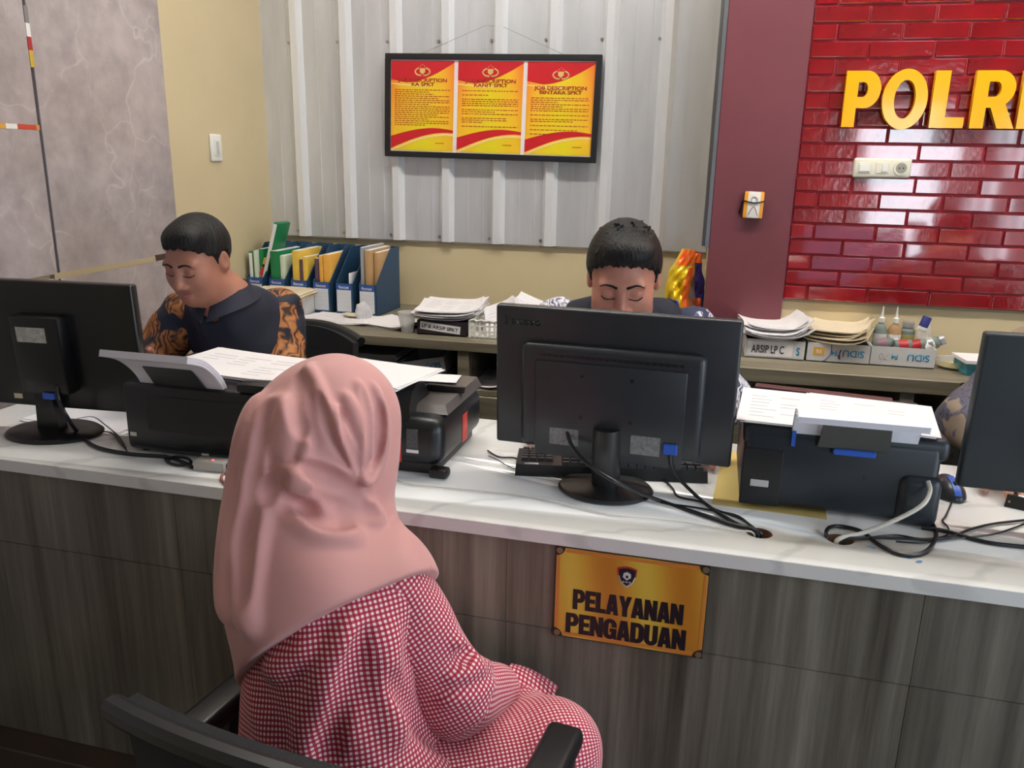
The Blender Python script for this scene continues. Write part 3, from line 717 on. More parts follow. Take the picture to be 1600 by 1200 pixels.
def jar(loc, rot, label, lm, s=1):
    t = thing('small_jar', label, 'jar', loc, 0, 'bottles in the carton', rot)
    MB().lathe([(.001, 0), (.018*s, 0), (.02*s, .003), (.02*s, .05*s), (.014*s, .058*s), (.014*s, .062*s)], 20).build('jar_body', M_glue, t)
    MB().cyl((0, 0, .01*s), .0205*s, .03*s, 20).build('jar_label', lm, t)
    MB().cyl((0, 0, .06*s), .0165*s, .014*s, 20).build('jar_cap', M_sil, t)
jar((.655, by+.06, bz+.052), (0, PI/2*.95, .15), 'little jar with red label lying on the front rim side', M_redlab)
jar((.70, by+.07, bz+.048), (0, PI/2*.8, -.2), 'jar with red and white label lying right of the first red jar', M_redlab)
jar((.735, by+.06, bz+.05), (.2, PI/2*.7, .3), 'white ribbed jar lying at the right rim of the carton', M_white_pl, 1.0)
jar((.60, by+.08, bz+.046), (.1, PI/2*.85, 0), 'dull purple jar lying at the left rim of the carton', mat('mauve_label', (140, 110, 120), .5))
jar((.715, by+.16, bz+.03), (0, 0, 0), 'yellowish jar standing behind the lying jars', mat('olive_label', (170, 158, 96), .5), 1.15)
t = thing('glue_tube', 'blue and white tube leaning on top of the jars', 'tube', (.745, by+.12, bz+.095), 0, None, (0, math.radians(18), .3))
MB().box(-.015, .015, -.006, .006, 0, .05, .004, 2).build('tube_body', mat('tube_blue', (52, 56, 130), .4), t)
MB().box(-.0152, .0152, -.0062, .0062, .0, .016, .003, 2).build('tube_foot', M_white_pl, t)
def crumple(name, label, cat, loc, r, m, seed, sc=(1, 1, 1)):
    b = bmesh.new(); bmesh.ops.create_icosphere(b, subdivisions=3, radius=1); rr = random.Random(seed)
    ph = [(Vector((rr.gauss(0, 1), rr.gauss(0, 1), rr.gauss(0, 1))).normalized(), rr.uniform(.5, .95)) for _ in range(16)]
    for v in b.verts:
        n = v.co.normalized(); k = min([1.15]+[d/max(n.dot(p), .05) for p, d in ph if n.dot(p) > .3]); v.co = n*r*k*rr.uniform(.93, 1.05)
        v.co = Vector((v.co.x*sc[0], v.co.y*sc[1], max(v.co.z*sc[2], -r*sc[2]*.8)))
    zmin = min(v.co.z for v in b.verts)
    for v in b.verts: v.co.z -= zmin
    o = MB().bm(b).build(name, m, None, loc, smooth=0); tag(o, label, cat); return o
crumple('plastic_wrap', 'crumpled clear wrapper among the jars in the right carton', 'wrapper', (.765, by+.16, bz+.03), .035, M_clear, 3, (.8, .8, 1.5))
# clear bowl and tissue box near the right monitor
p = at(1492, 578, 2, ZS)
t = thing('food_bowl', 'clear plastic bowl with yellow food remains on the right shelf', 'bowl', (p[0], p[1]+.03, ZS+.0004))
MB().lathe([(.001, 0), (.035, 0), (.05, .008), (.056, .026), (.058, .027), (.052, .009), (.036, .002), (.001, .002)], 28).build('bowl_shell', M_clear, t)
MB().lathe([(.001, .0025), (.036, .003), (.044, .008), (.02, .011), (.001, .012)], 20).build('food', mat('yellow_food', (202, 182, 92), .5, var=.2, vscale=80), t)
p = at(1515, 588, 2, ZS)
t = thing('tissue_box', 'white and teal small box half hidden behind the right monitor', 'box', (p[0]+.04, p[1]+.01, ZS+.0004), .1)
MB().box(-.05, .05, 0, .1, 0, .038, .001, 1).build('box_body', mat('teal_print', (60, 140, 156), .5, var=.3, vscale=40), t)
MB().box(-.06, .06, -.012, .1, .0385, .05, .001, 1).build('lid', M_paper, t)

# ---- left shelf: carton, papers, bag, cup, tray, basket
def cL(t, w, h):
    MB().box(-w*.02, w*.14, -.0006, 0, h*.3, h*.72).build('yellow_mark', mat('carton_yellow', (226, 170, 70), .6), t)
p = at(452, 502, 2, ZS)
carton('paper_carton', 'white carton topped with flopped papers behind the officer at left', (p[0]-.075, p[1]-.01, ZS+.0004), math.radians(6), w=.21, d=.20, h=.072, extra=cL)
papers('paper_pile', 'flopped grey papers on the carton behind the officer at left', (p[0]-.085, p[1]+.105, ZS+.0735), .12, .225, .20, 6, 12, m=M_paper2, spread=.008, curl=-.010, z0=.010, th=.003)
p = at(520, 507, 2, ZS)
papers('paper_pile', 'flat crumpled papers lying before the blue magazine files', (p[0]+.01, p[1]+.10, ZS+.001), -.2, .30, .15, 3, 22, m=M_paper, spread=.02, curl=.008)
p = at(545, 500, 2, ZS)
crumple('receipt', 'crumpled cream receipt on the papers before the files', 'paper', (p[0]-.0, p[1]+.03, ZS+.008), .03, M_paper2, 31, (1.5, 1.0, .3))
p = at(577, 495, 2, ZS)
crumple('plastic_bag', 'small crumpled translucent plastic bag against the sixth blue file', 'plastic bag', (p[0]+.005, p[1]-.06, ZS+.001), .045, mat('milky_plastic', (232, 232, 236), .25, alpha=.6), 5, (.9, .7, 1.0))
p = at(615, 512, 2, ZS)
papers('paper_pile', 'white papers with curled brown edge beside the plastic cup', (p[0]-.005, p[1]+.05, ZS+.001), -.35, .2, .16, 6, 41, spread=.007, curl=.012, th=.002, inkrows=False)
p = at(632, 521, 2, ZS)
t = thing('plastic_cup', 'empty clear plastic cup on the shelf edge', 'cup', (p[0], p[1]+.03, ZS+.0004))
MB().lathe([(.001, 0), (.022, 0), (.0225, .002), (.033, .070), (.035, .071), (.035, .0735), (.0322, .0735), (.0215, .0025), (.001, .002)], 28).build('cup_wall', M_clear, t)
p0_ = at(652, 522, 2, ZS); p1_ = at(728, 527, 2, ZS); pm = (p0_+p1_)/2
t = thing('document_tray', 'black document tray with a pasted archive label on the shelf', 'tray', (pm[0], pm[1]+.0, ZS+.0004), 0)
w_ = p1_[0]-p0_[0]
m = MB().box(-w_/2, w_/2, 0, .004, 0, .052).box(-w_/2, w_/2, .25, .254, 0, .052).box(-w_/2, -w_/2+.004, .004, .25, 0, .052).box(w_/2-.004, w_/2, .004, .25, 0, .052).box(-w_/2, w_/2, 0, .254, 0, .004)
m.build('tray_body', mat('dark_tray', (48, 36, 44), .4), t)
q = MB().box(-.075, .075, -.0008, 0, -.014, .014).build('pasted_label', M_paper, t, (-.005, -.0004, .028), (0, math.radians(5), 0))
text('label_text', 'LP & ARSIP SPKT', M_ink, q, .135, .013, (0, -.001, 0), bold=.006)
papers('paper_pile', 'thick fanned stack of white documents on the black tray', (pm[0]+.0, pm[1]+.12, ZS+.054), .12, .23, .24, 12, 14, spread=.013, curl=.022, th=.0032)
p = at(765, 529, 2, ZS)
t = thing('plastic_basket', 'white lattice plastic basket on the shelf behind the middle monitor', 'basket', (p[0]+.055, p[1]-.005, ZS+.0004))
bw_, bd_, bh_ = .13, .25, .06
m = MB()
for z in (0, .02, .04, .055):
    m.box(-bw_, bw_, 0, .004, z, z+.006).box(-bw_, bw_, bd_, bd_+.004, z, z+.006).box(-bw_, -bw_+.004, .004, bd_, z, z+.006).box(bw_-.004, bw_, .004, bd_, z, z+.006)
for k in range(15):
    x = -bw_+.003+k*(2*bw_-.006)/14
    m.box(x-.004, x+.004, -.0005, .0035, 0, bh_).box(x-.004, x+.004, bd_+.0005, bd_+.0045, 0, bh_)
for k in range(1, 13):
    y = k*bd_/13
    for s in (-1, 1): m.box(s*(bw_-.002)-.0022, s*(bw_-.002)+.0022, y-.004, y+.004, 0, bh_)
m.box(-bw_, bw_, 0, bd_, 0, .003)
m.build('basket_lattice', M_white_pl, t)
MB().tube([(-bw_+.002+k*(2*bw_-.004)/18, .0, bh_+.004*(k % 2)) for k in range(19)], .004, 6, 3).build('scalloped_rim', M_white_pl, t)
for i, (dx, dy, l, rz) in enumerate(((.0, .08, -22, .1), (.06, .16, 18, -.2))):
    papers('paper_pile', ['tilted receipts standing in the white basket, left bundle', 'folded white papers poking out of the basket, right bundle'][i], (p[0]+.03+dx, p[1]+dy, ZS+.06), rz, .12, .16, 4, 50+i, spread=.008, curl=.01, rot=(math.radians(38), math.radians(l), rz), th=.002)
# snack bags hanging in the recess beside the column
def foil(name, label, loc, h, w, m, parts, seed, rot):
    t = thing(name, label, 'snack bag', loc, 0, 'snack bags beside the column', rot); rr = random.Random(seed); ph = [rr.uniform(0, 6) for _ in range(6)]
    def fn(sgn, u0=0, u1=1, v0_=0, v1_=1, off=0):
        def g(u, v):
            u = u0+(u1-u0)*u; v = v0_+(v1_-v0_)*v
            ww = w*(.50+.42*math.sin(v*2.6+.2)+.06*math.sin(v*14+ph[3])+.04*math.sin(v*31+ph[4]))*(1-.25*v**5)
            b = math.sin(u*PI)**.6*math.sin(max(.02, min(.98, v))*PI)**.5
            y = sgn*(.030*b+off)+.009*math.sin(13*u+ph[0]+9*v)*b+.008*math.sin(23*v+ph[1]+8*u)*b+.005*math.sin(41*v-19*u+ph[5])*b
            return ((u-.5)*ww+.012*math.sin(v*5+ph[2]), y, v*h)
        return g
    MB().sheet(fn(-1), 20, 44, .0006).sheet(fn(1), 14, 20, .0006).build('foil_bag', m, t)
    for (nm, mm_, a, b, c, d) in parts: MB().sheet(fn(-1, a, b, c, d, .0012), 14, 18, .0005).build(nm, mm_, t)
M_fy = mat('foil_yellow', (236, 196, 30), .25, metal=.2); M_fo = mat('foil_orange', (244, 110, 40), .3, metal=.1); M_fp = mat('foil_purple', (66, 50, 140), .3); M_fb = mat('foil_blue', (30, 60, 150), .3); M_fl = mat('foil_lilac', (170, 160, 180), .3)
p = at(1067, 470, 1, 3.02)
foil('snack_bag', 'shiny yellow and orange snack bag behind the middle officer', (at(1061, 440, 1, 3.0)[0], 3.0, ZS+.0008), .315, .10, M_fy, [('orange_top', M_fo, .1, .98, .82, .995), ('orange_side', M_fo, .72, .98, .2, .8), ('blue_foot', M_fb, .05, .6, .22, .42)], 3, (0, math.radians(3), 0))
foil('snack_bag', 'purple and lilac snack bag with orange top against the maroon column', (at(1082, 440, 1, 3.06)[0], 3.06, ZS+.0008), .30, .10, M_fp, [('lilac_panel', M_fl, .02, .62, .22, .85), ('orange_top', M_fo, .25, .98, .87, .995), ('orange_foot', M_fo, .1, .85, .1, .45)], 9, (0, math.radians(1.5), 0))
# ---- inside the compartments
zf = zc+.0006
def cM(t, w, h):
    q = MB().box(-w*.44, w*.40, -.0008, 0, h*.3, h*.75).build('pasted_slip', M_paper, t)
    text('pasted_title', 'LP A SAT NARKOBA', M_ink, t, w*.72, h*.19, (-w*.03, -.0012, h*.53), bold=.004)
p = at(598, 588, 2, zf)
xa = at(588, 585, 1, 2.70)[0]
carton('paper_carton', 'white carton with a pasted title under the shelf top', (xa-.005, 2.70, zf), .0, w=.168, h=.062, word=None, extra=cM)
papers('paper_pile', 'shade-darkened paper stack in the carton under the shelf top', (xa-.005, 2.82, zf+.0635), .0, .155, .22, 5, 61, m=mat('shaded_paper', (190, 186, 184), .8), spread=.004, curl=.004, th=.005)  # white paper made greyer: shade under the shelf top put into its colour
xb = at(662, 580, 1, 2.72)[0]
carton('paper_carton', 'white carton lying tilted in the compartment beside the titled carton', (xb+.005, 2.715, zf+.022), 0, w=.165, h=.058, rot=(0, math.radians(-11), math.radians(4)), extra=lambda t, w, h: text('carton_size', 'F4', M_blue_ink, t, w*.09, h*.24, (-w*.2, -.0004, h*.45), FLIP, bold=.02))
papers('paper_pile', 'loose sheets pinched under the tilted carton', (xb-.01, 2.80, zf+.0015), .2, .17, .2, 3, 66, spread=.01, curl=.004, inkrows=False)
xc = at(760, 590, 1, 2.74)[0]
papers('paper_pile', 'loose sheets lying in the compartment behind the middle monitor', (xc+.02, 2.80, zf+.001), -.4, .2, .22, 4, 67, spread=.02, curl=.01, inkrows=False)

# ================================================================== THINGS ON THE COUNTER
ZK = ZT+.0004
M_mon = mat('monitor_back', (46, 49, 54), .34, var=.05, vscale=30, bump=.03, bscale=500)
M_mon2 = mat('monitor_black', (18, 18, 20), .3)
M_mon3 = mat('monitor_blue_grey', (44, 52, 58), .5, bump=.04, bscale=500)
M_screen = mat('screen_glass', (8, 9, 12), .1)
M_screen_on = mat('screen_lit', (40, 60, 90), .2, emit=(150, 175, 210), estr=.6)
M_sticker = mat('sticker_grey', (120, 122, 124), .5, var=.3, vscale=150)
M_blueplug = mat('plug_blue', (40, 90, 190), .4)
def monitor(label, loc, yaw, w, h, zb, m, kind):
    t = thing('computer_monitor', label, 'monitor', loc, yaw)
    tilt = Matrix.Translation((0, .0, zb)) @ Matrix.Rotation(math.radians(3 if kind != 'right' else 2), 4, 'X')
    pan = MB().box(-w/2, w/2, -.004, .022, 0, h, .006, 3, M=tilt).build('panel_shell', m, t)
    MB().box(-w/2+.012, w/2-.012, .0215, .023, .014, h-.012, M=tilt).build('screen', M_screen_on, t)
    if kind == 'lenovo':
        a = [(-.205, -.006, .004), (.205, -.006, .004), (.205, -.006, h-.055), (-.205, -.006, h-.055)]
        MB().box(-.183, .183, -.030, -.002, .010, h-.068, .018, 5, M=tilt).build('rear_bulge', m, t)
        MB().box(-.150, .150, -.0345, -.028, -.004, h-.100, .004, 2, M=tilt).build('rear_plate', m, t)
        for i in range(22): MB().box(-.140+i*.013, -.131+i*.013, -.0315, -.0285, h-.092, h-.087, M=tilt).build('vent_slot', M_black_pl, t)
        for x in (-.055, .045):
            for z in (.085, .172): MB().cyl((x, -.0343, z), .004, -.001, 12, 1, M=tilt).build('mount_hole', M_black_pl, t)
        MB().box(-.118, -.058, -.0352, -.0342, .022, .058, M=tilt).build('rating_sticker', M_sticker, t)
        MB().box(.048, .106, -.0352, -.0342, .020, .060, M=tilt).build('rating_sticker', M_sticker, t)
        q = text('brand_word', 'Lenovo', mat('gloss_black', (14, 14, 16), .12), t, .075, .017, tilt @ Vector((-.185, -.0042, h-.030)), (PI/2+math.radians(3), 0, 0), bold=.02)
        MB().box(.112, .140, -.040, -.030, .028, .050, .002, 1, M=tilt).build('video_plug', M_blueplug, t)
        m2 = MB(); n = 12
        prof = [(.0285*math.cos(PI+PI*i/n), -.035-.03*math.sin(PI*i/n)) for i in range(n+1)]
        def ring(z, dy, s): return [(x*s, y+dy, z) for x, y in prof]
        rs = [ring(.012, .018, 1.06), ring(.06, .008, 1.0), ring(zb+.055, 0, .98), ring(zb+.066, 0, .95)]
        v = [p for r_ in rs for p in r_]; k = n+1; f = []
        for a in range(3):
            for i in range(n): f.append((a*k+i, a*k+i+1, (a+1)*k+i+1, (a+1)*k+i))
            f.append((a*k+n, a*k, (a+1)*k, (a+1)*k+n))
        f += [tuple(range(k)), tuple(range(3*k, 4*k))]
        m2.add(v, f).build('stand_neck', mat('neck_plastic', (40, 41, 43), .35), t)
        MB().lathe([(.001, 0), (.094, 0), (.098, .004), (.094, .009), (.05, .014), (.001, .016)], 48, (0, -.02, 0), 1, .86).build('stand_base', mat('neck_plastic', (40, 41, 43), .35), t)
    elif kind == 'left':
        MB().box(-.050, .075, -.038, -.002, .045, h-.075, .006, 2, M=tilt).build('rear_box', m, t)
        MB().box(-.034, .040, -.0392, -.0382, h-.135, h-.100, M=tilt).build('rating_sticker', mat('pale_sticker', (176, 174, 166), .5, var=.25, vscale=90), t)
        MB().box(-.100, -.078, -.0052, -.0042, .018, .030, M=tilt).build('small_sticker', M_paper2, t)
        MB().box(.008, .04, -.044, -.03, .035, .05, .002, 1, M=tilt).build('video_plug', M_blueplug, t)
        MB().frustum([(-.03, -.03, 0), (.03, -.03, 0), (.03, .0, 0), (-.03, .0, 0)], [(-.02, -.034, zb+.06), (.02, -.034, zb+.06), (.02, -.004, zb+.06), (-.02, -.004, zb+.06)]).build('stand_neck', m, t)
        MB().lathe([(.001, 0), (.112, 0), (.116, .004), (.108, .010), (.05, .016), (.001, .017)], 48, (0, -.01, 0), 1, .75).build('stand_base', m, t)
    else:
        MB().box(-.13, .13, -.026, -.002, .05, h-.09, .014, 3, M=tilt).build('rear_bulge', m, t)
        MB().box(-.165, .0, -.0056, -.0042, h-.010, h-.002, M=tilt).build('tape_strip', M_paper, t)
        MB().box(-.03, .03, -.045, -.02, 0, zb+.07, .004, 2).build('stand_neck', m, t)
        MB().lathe([(.001, 0), (.10, 0), (.104, .004), (.095, .010), (.001, .015)], 40, (0, -.02, 0), 1, .85).build('stand_base', m, t)
    return t
lenb = at(950, 765, 2, ZT)
monitor('large charcoal monitor seen from behind on a round base, in the middle', (lenb[0]-.004, lenb[1]+.018, ZK), math.radians(-4), .485, .298, .072, M_mon, 'lenovo')
lmb = at(80, 676, 2, ZT)
monitor('black monitor with pale sticker at the left end of the counter', (-1.458, lmb[1]+.01, ZK), math.radians(3), .49, .305, .062, M_mon2, 'left')
monitor('plain dark monitor cut off by the right picture edge', (.765, 1.555, ZK), math.radians(-2), .50, .296, .078, M_mon3, 'right')

# ---- keyboards
M_key = mat('key_plastic', (34, 35, 38), .45); M_legend = mat('key_legend', (150, 150, 150), .6)
_key = {}
def keyboard(label, loc, yaw, L=.43, keys=True, D=.14):
    t = thing('computer_keyboard', label, 'keyboard', loc, yaw)
    MB().frustum([(-L/2, 0, 0), (L/2, 0, 0), (L/2, D, 0), (-L/2, D, 0)], [(-L/2+.002, .002, .026), (L/2-.002, .002, .026), (L/2-.002, D-.002, .013), (-L/2+.002, D-.002, .013)]).build('key_bed', M_black_pl, t)
    if keys:
        slope = -math.atan(.013/D); pitch = (L-.02)/22
        if 'k' not in _key:
            o = MB().frustum([(-.0082, -.0075, 0), (.0082, -.0075, 0), (.0082, .0075, 0), (-.0082, .0075, 0)], [(-.0066, -.006, .007), (.0066, -.006, .007), (.0066, .006, .007), (-.0066, .006, .007)]).build('key', M_key, smooth=0); _key['k'] = o.data; bpy.data.objects.remove(o)
            o = MB().frustum([(-.05, -.0075, 0), (.05, -.0075, 0), (.05, .0075, 0), (-.05, .0075, 0)], [(-.048, -.006, .007), (.048, -.006, .007), (.048, .006, .007), (-.048, .006, .007)]).build('key', M_key, smooth=0); _key['s'] = o.data; bpy.data.objects.remove(o)
        for row in range(6):
            y = .012+row*.0205+(.005 if row else 0); z = .0262-.013*y/D
            for c in range(22):
                if c in (4, 8) and True: continue
                x = -L/2+.011+(c+.5)*pitch
                if row == 5 and 12 <= c <= 17:
                    if c == 14: link('key', _key['s'], t, (x, y, z), (slope, 0, 0))
                    continue
                if row == 0 and c in (0, 1, 2, 3): continue
                link('key', _key['k'], t, (x, y, z), (slope, 0, 0))
        MB().box(-L/2+.02, -L/2+.05, .004, .012, .0255, .0265).build('maker_sticker', M_paper, t)
    return t
k0 = at(805, 738, 2, ZT+.01); k1 = at(1105, 750, 2, ZT+.01)
kc = (k0+k1)/2; ka = math.atan2(k1[1]-k0[1], k1[0]-k0[0])
keyboard('black keyboard lying behind the middle monitor', (kc[0], kc[1]+.005, ZK), ka, float(np.linalg.norm(k1-k0))+.004)
keyboard('black keyboard behind the left monitor', (-1.50, 1.76, ZK), .02, .43, True)
kr = at(1592, 812, 2, ZT+.01)
keyboard('black keyboard under the right monitor, cut off by the picture edge', (kr[0]+.20, kr[1]-.0, ZK), math.radians(-24), .43, True)

# ---- printers
M_prn = mat('printer_black', (20, 22, 26), .36, bump=.03, bscale=300); M_prn2 = mat('printer_blue_black', (30, 38, 46), .4, bump=.03, bscale=300)
M_prn3 = mat('printer_lid_grey', (92, 86, 84), .35)
def feeder(t, x0, x1, prof, n, m, wplate, pprof, mp):
    """rear paper support plate with a curled stack of sheets on it"""
    P3 = spline([Vector((0, a, b)) for a, b in prof], 8)
    for k in range(n):
        off = k*.0016
        def fn(u, v, off=off, k=k):
            q = P3[int(round(v*(len(P3)-1)))]
            i = int(round(v*(len(P3)-1))); a = P3[min(i+1, len(P3)-1)]-P3[max(i-1, 0)]; nn = Vector((0, a.z, -a.y)).normalized()
            return (x0+(x1-x0)*u+.0008*math.sin(k*2.1), q.y-nn.y*off*1.0, q.z-nn.z*off*1.0)
        s_ = MB().sheet(fn, 6, len(P3)-1, .0014).build('feed_sheet', m, t)
    xm = (x0+x1)/2
    a, b = pprof
    MB().frustum([(xm-wplate*.55, a[0]-.006, a[1]), (xm+wplate*.55, a[0]-.006, a[1]), (xm+wplate*.55, a[0], a[1]), (xm-wplate*.55, a[0], a[1])],
                 [(xm-wplate*.5, b[0]-.006, b[1]), (xm+wplate*.5, b[0]-.006, b[1]), (xm+wplate*.5, b[0], b[1]), (xm-wplate*.5, b[0], b[1])]).build('paper_support', mp, t)
# left printer
pa0 = at(200, 706, 2, ZT)
tA = thing('inkjet_printer', 'black printer with a curled paper stack rising from its feeder, left of the visitor', 'printer', (pa0[0], pa0[1], ZK), math.radians(-1.5))
MB().box(0, .362, 0, .27, .008, .165, .012, 3).build('printer_body', M_prn, tA)
for x in (.03, .33):
    for y in (.03, .24): MB().cyl((x, y, 0), .012, .012, 12).build('rubber_foot', M_black_pl, tA)
MB().box(-.002, .364, .05, .272, .150, .172, .008, 3).build('top_lid', M_prn, tA)
MB().box(.012, .028, -.0006, .001, .040, .049).build('maker_plate', mat('plate_cream', (200, 196, 180), .5), tA)
MB().box(.19, .207, -.0006, .001, .012, .017).build('maker_plate', mat('plate_cream', (200, 196, 180), .5), tA)
MB().box(.06, .34, -.0015, .002, .06, .14, .001, 1).build('rear_cover', M_prn, tA)
feeder(tA, .045, .25, [(.03, .150), (.016, .182), (-.012, .215), (-.050, .243), (-.10, .262)], 9, mat('feed_paper', (226, 222, 230), .7), .115, ((.014, .158), (-.030, .214)), M_black_pl)
MB().box(.29, .36, -.004, .03, .166, .185, .004, 2).build('hinge_cap', M_prn, tA)
# middle printer behind the visitor's head
pb0 = at(690, 750, 2, ZT)
tB = thing('inkjet_printer', 'black printer with grey lid and red stickers behind the visitor\'s head', 'printer', (pb0[0], pb0[1], ZK), math.radians(-2))
MB().box(-.36, .0, 0, .30, .022, .128, .03, 5).build('printer_body', M_prn, tB)
MB().box(-.34, -.02, .02, .285, 0, .03, .006, 2).build('printer_base', M_black_pl, tB)
MB().box(-.03, .012, -.004, .03, .0, .022, .008, 2).build('rear_foot', M_black_pl, tB)
m = MB(); n = 10
arcp = [(.02+.0*i, 0) for i in range(0)]+[(.01, .118), (.012, .150), (.03, .178), (.065, .190), (.10, .182), (.13, .150), (.14, .118)]
v = [(x, y, z) for x in (-.345, -.075) for y, z in arcp]; k = len(arcp)
m.add(v, [tuple(range(k)), tuple(range(k, 2*k))[::-1]]+[(i, (i+1) % k, k+(i+1) % k, k+i) for i in range(k)]); m.build('feeder_cover', M_prn, tB)
MB().frustum([(-.345, .05, .127), (-.003, .05, .127), (-.003, .297, .127), (-.345, .297, .127)], [(-.33, .10, .136), (-.012, .06, .146), (-.012, .29, .150), (-.33, .29, .150)]).build('grey_lid', M_prn3, tB)
MB().box(-.09, .0, .15, .165, .146, .162, .004, 2).build('lid_hinge', M_black_pl, tB)
MB().box(.0, .0008, .14, .175, .035, .10).build('red_sticker', mat('sticker_red', (206, 56, 44), .4, var=.3, vscale=40), tB)
MB().box(-.125, -.09, -.0008, .002, .03, .078).build('red_sticker', mat('sticker_red', (206, 56, 44), .4, var=.3, vscale=40), tB)
MB().box(-.077, -.052, -.0008, .002, .062, .105).build('rating_sticker', mat('dim_sticker', (70, 70, 74), .5, var=.4, vscale=200), tB)
MB().box(-.078, -.051, -.001, .002, .053, .060).build('barcode_sticker', M_paper, tB)
# right printer on the manila folder
fA, fB_, fD = at(1112, 788, 2, ZT), at(1130, 705, 2, ZT), at(1292, 812, 2, ZT)
def fold_fn(u, v): p_ = fA+(fD-fA)*u+(fB_-fA)*v; return (p_[0], p_[1], ZK)
M_manila = mat('manila_yellow', (214, 190, 116), .7, var=.05)
tag(MB().sheet(fold_fn, 2, 2, .0016).build('manila_folder', M_manila), 'yellow manila folder lying partly under the right printer', 'folder')
pc0, pc1 = at(1153, 792, 2, ZT), at(1456, 826, 2, ZT)
LC = float(np.linalg.norm((pc1-pc0)[:2])); 
tC = thing('inkjet_printer', 'blue-black printer with papers on top at the right of the counter', 'printer', (pc0[0], pc0[1], ZK+.0022), math.atan2(pc1[1]-pc0[1], pc1[0]-pc0[0]))
MB().box(0, LC, 0, .27, .006, .16, .016, 4).build('printer_body', M_prn2, tC)
MB().box(LC-.07, LC+.006, -.012, .05, .0, .10, .018, 4).build('corner_post', M_prn2, tC)
MB().box(-.004, LC+.012, .002, .274, .126, .170, .014, 4).build('scanner_lid', M_prn2, tC)
MB().box(.0, .075, -.003, .002, .008, .122, .002, 1).build('rear_cover', M_prn, tC)
MB().box(.018, .052, -.0042, -.002, .046, .060, .001, 1).build('maker_plate', mat('plate_silver', (190, 190, 192), .3), tC)
MB().cyl((LC*.63, .0, .085), .004, -.001, 10, 1).build('screw_hole', M_black_pl, tC)
for x in (.03, LC-.05):
    for y in (.04, .24): MB().cyl((x, y, -.0008), .01, .01, 12).build('rubber_foot', M_black_pl, tC)
feeder(tC, .085, .305, [(.03, .140), (.012, .168), (.0, .196), (-.012, .212), (-.045, .218), (-.068, .213)], 8, mat('feed_paper_blue', (222, 226, 238), .7), .115, ((-.002, .140), (-.022, .196)), mat('support_grey', (66, 68, 68), .4))
MB().box(.16, .235, -.012, -.001, .128, .140, .002, 1).build('blue_latch', M_blueplug, tC)
MB().box(.085, .092, -.004, .001, .135, .165).build('blue_guide', M_blueplug, tC)
def zt(t, z): return t.location.z+z
papers('paper_pile', 'white forms spread on the lid of the right printer, left pile', (pc0[0]+.105, pc0[1]+.125, zt(tC, .1716)), math.radians(-4), .215, .245, 3, 71, spread=.006, curl=.0, th=.0014)
papers('paper_pile', 'white forms spread on the lid of the right printer, right pile', (pc0[0]+.235, pc0[1]+.105, zt(tC, .1762)), math.radians(-10), .235, .215, 3, 72, spread=.006, curl=.0, th=.0014)
papers('paper_pile', 'large loose sheets lying on the left printer', (pa0[0]+.21, pa0[1]+.165, zt(tA, .1735)), math.radians(-8), .34, .21, 4, 73, spread=.012, curl=.006)
papers('paper_pile', 'loose white sheet reaching over the feeder of the middle printer', (pb0[0]-.2, pb0[1]+.09, zt(tB, .1925)), math.radians(-12), .27, .19, 3, 74, spread=.008, curl=.003, inkrows=False)
t = papers('paper_pile', 'small white sheet on the lid of the middle printer', (pb0[0]-.10, pb0[1]+.255, zt(tB, .1515)), .1, .13, .07, 1, 75, inkrows=False)
tag(MB().box(-.14, .14, 0, .03, 0, .006, .001, 1).build('folder', mat('maroon_board', (84, 50, 52), .5), None, (pc0[0]+.17, pc0[1]+.245, zt(tC, .1706)), (0, 0, math.radians(-9))), 'narrow maroon board at the back of the right printer lid', 'board')
# papers on the desk beside the left monitor
p = at(150, 655, 2, ZT)
papers('paper_pile', 'white papers lying on the counter behind the left monitor base', (p[0], p[1]+.02, ZK), -.1, .3, .2, 3, 76, spread=.01, inkrows=False)

# ---- mouse
p = at(1480, 772, 2, ZT)
t = thing('computer_mouse', 'black mouse with blue stripe beside the right printer', 'mouse', (p[0], p[1]+.0, ZK), math.radians(8))
b = bmesh.new(); bmesh.ops.create_uvsphere(b, u_segments=24, v_segments=14, radius=1)
for v in b.verts:
    x, y, z = v.co; v.co = Vector((x*.029*(1-.12*y), y*.05, max(z, -.0)*.034*(1+.15*y)+.004))
    if z <= 0: v.co.z = .002+.003*(1+z)
MB().bm(b).build('mouse_shell', mat('mouse_grey', (58, 58, 62), .3), t)
def mz(y): return .004+.034*math.sqrt(max(0, 1-(y/.05)**2))*(1+.15*y/.05)+.0004
MB().sheet(lambda u, v: ((u-.5)*.014, -.047+.05*v, mz(-.047+.05*v)), 2, 10, .0008).build('blue_stripe', M_blueplug, t)
MB().lathe([(.001, -.003), (.006, -.003), (.008, 0), (.006, .003), (.001, .003)], 18, M=Matrix.Translation((0, -.022, mz(-.022)-.004)) @ Matrix.Rotation(PI/2, 4, 'Y')).build('scroll_wheel', M_black_pl, t)
mouse_loc = t.location.copy()

# ---- adapter with red light
p = at(326, 738, 2, ZT)
t = thing('power_adapter', 'small pale adapter box with glowing red light before the left printer', 'adapter', (p[0]+.0, p[1], ZK), math.radians(2))
MB().box(-.036, .036, 0, .034, 0, .022, .003, 2).build('adapter_case', mat('adapter_grey', (176, 172, 166), .4), t)
MB().lathe([(.001, 0), (.0025, 0), (.002, .002), (.0005, .0025)], 10, (.004, .014, .0215)).build('red_light', mat('red_led', (255, 60, 60), .4, emit=(255, 40, 50), estr=12), t)
MB().box(.036, .048, .008, .026, .004, .018, .002, 1).build('plug_end', M_dark_pl, t)

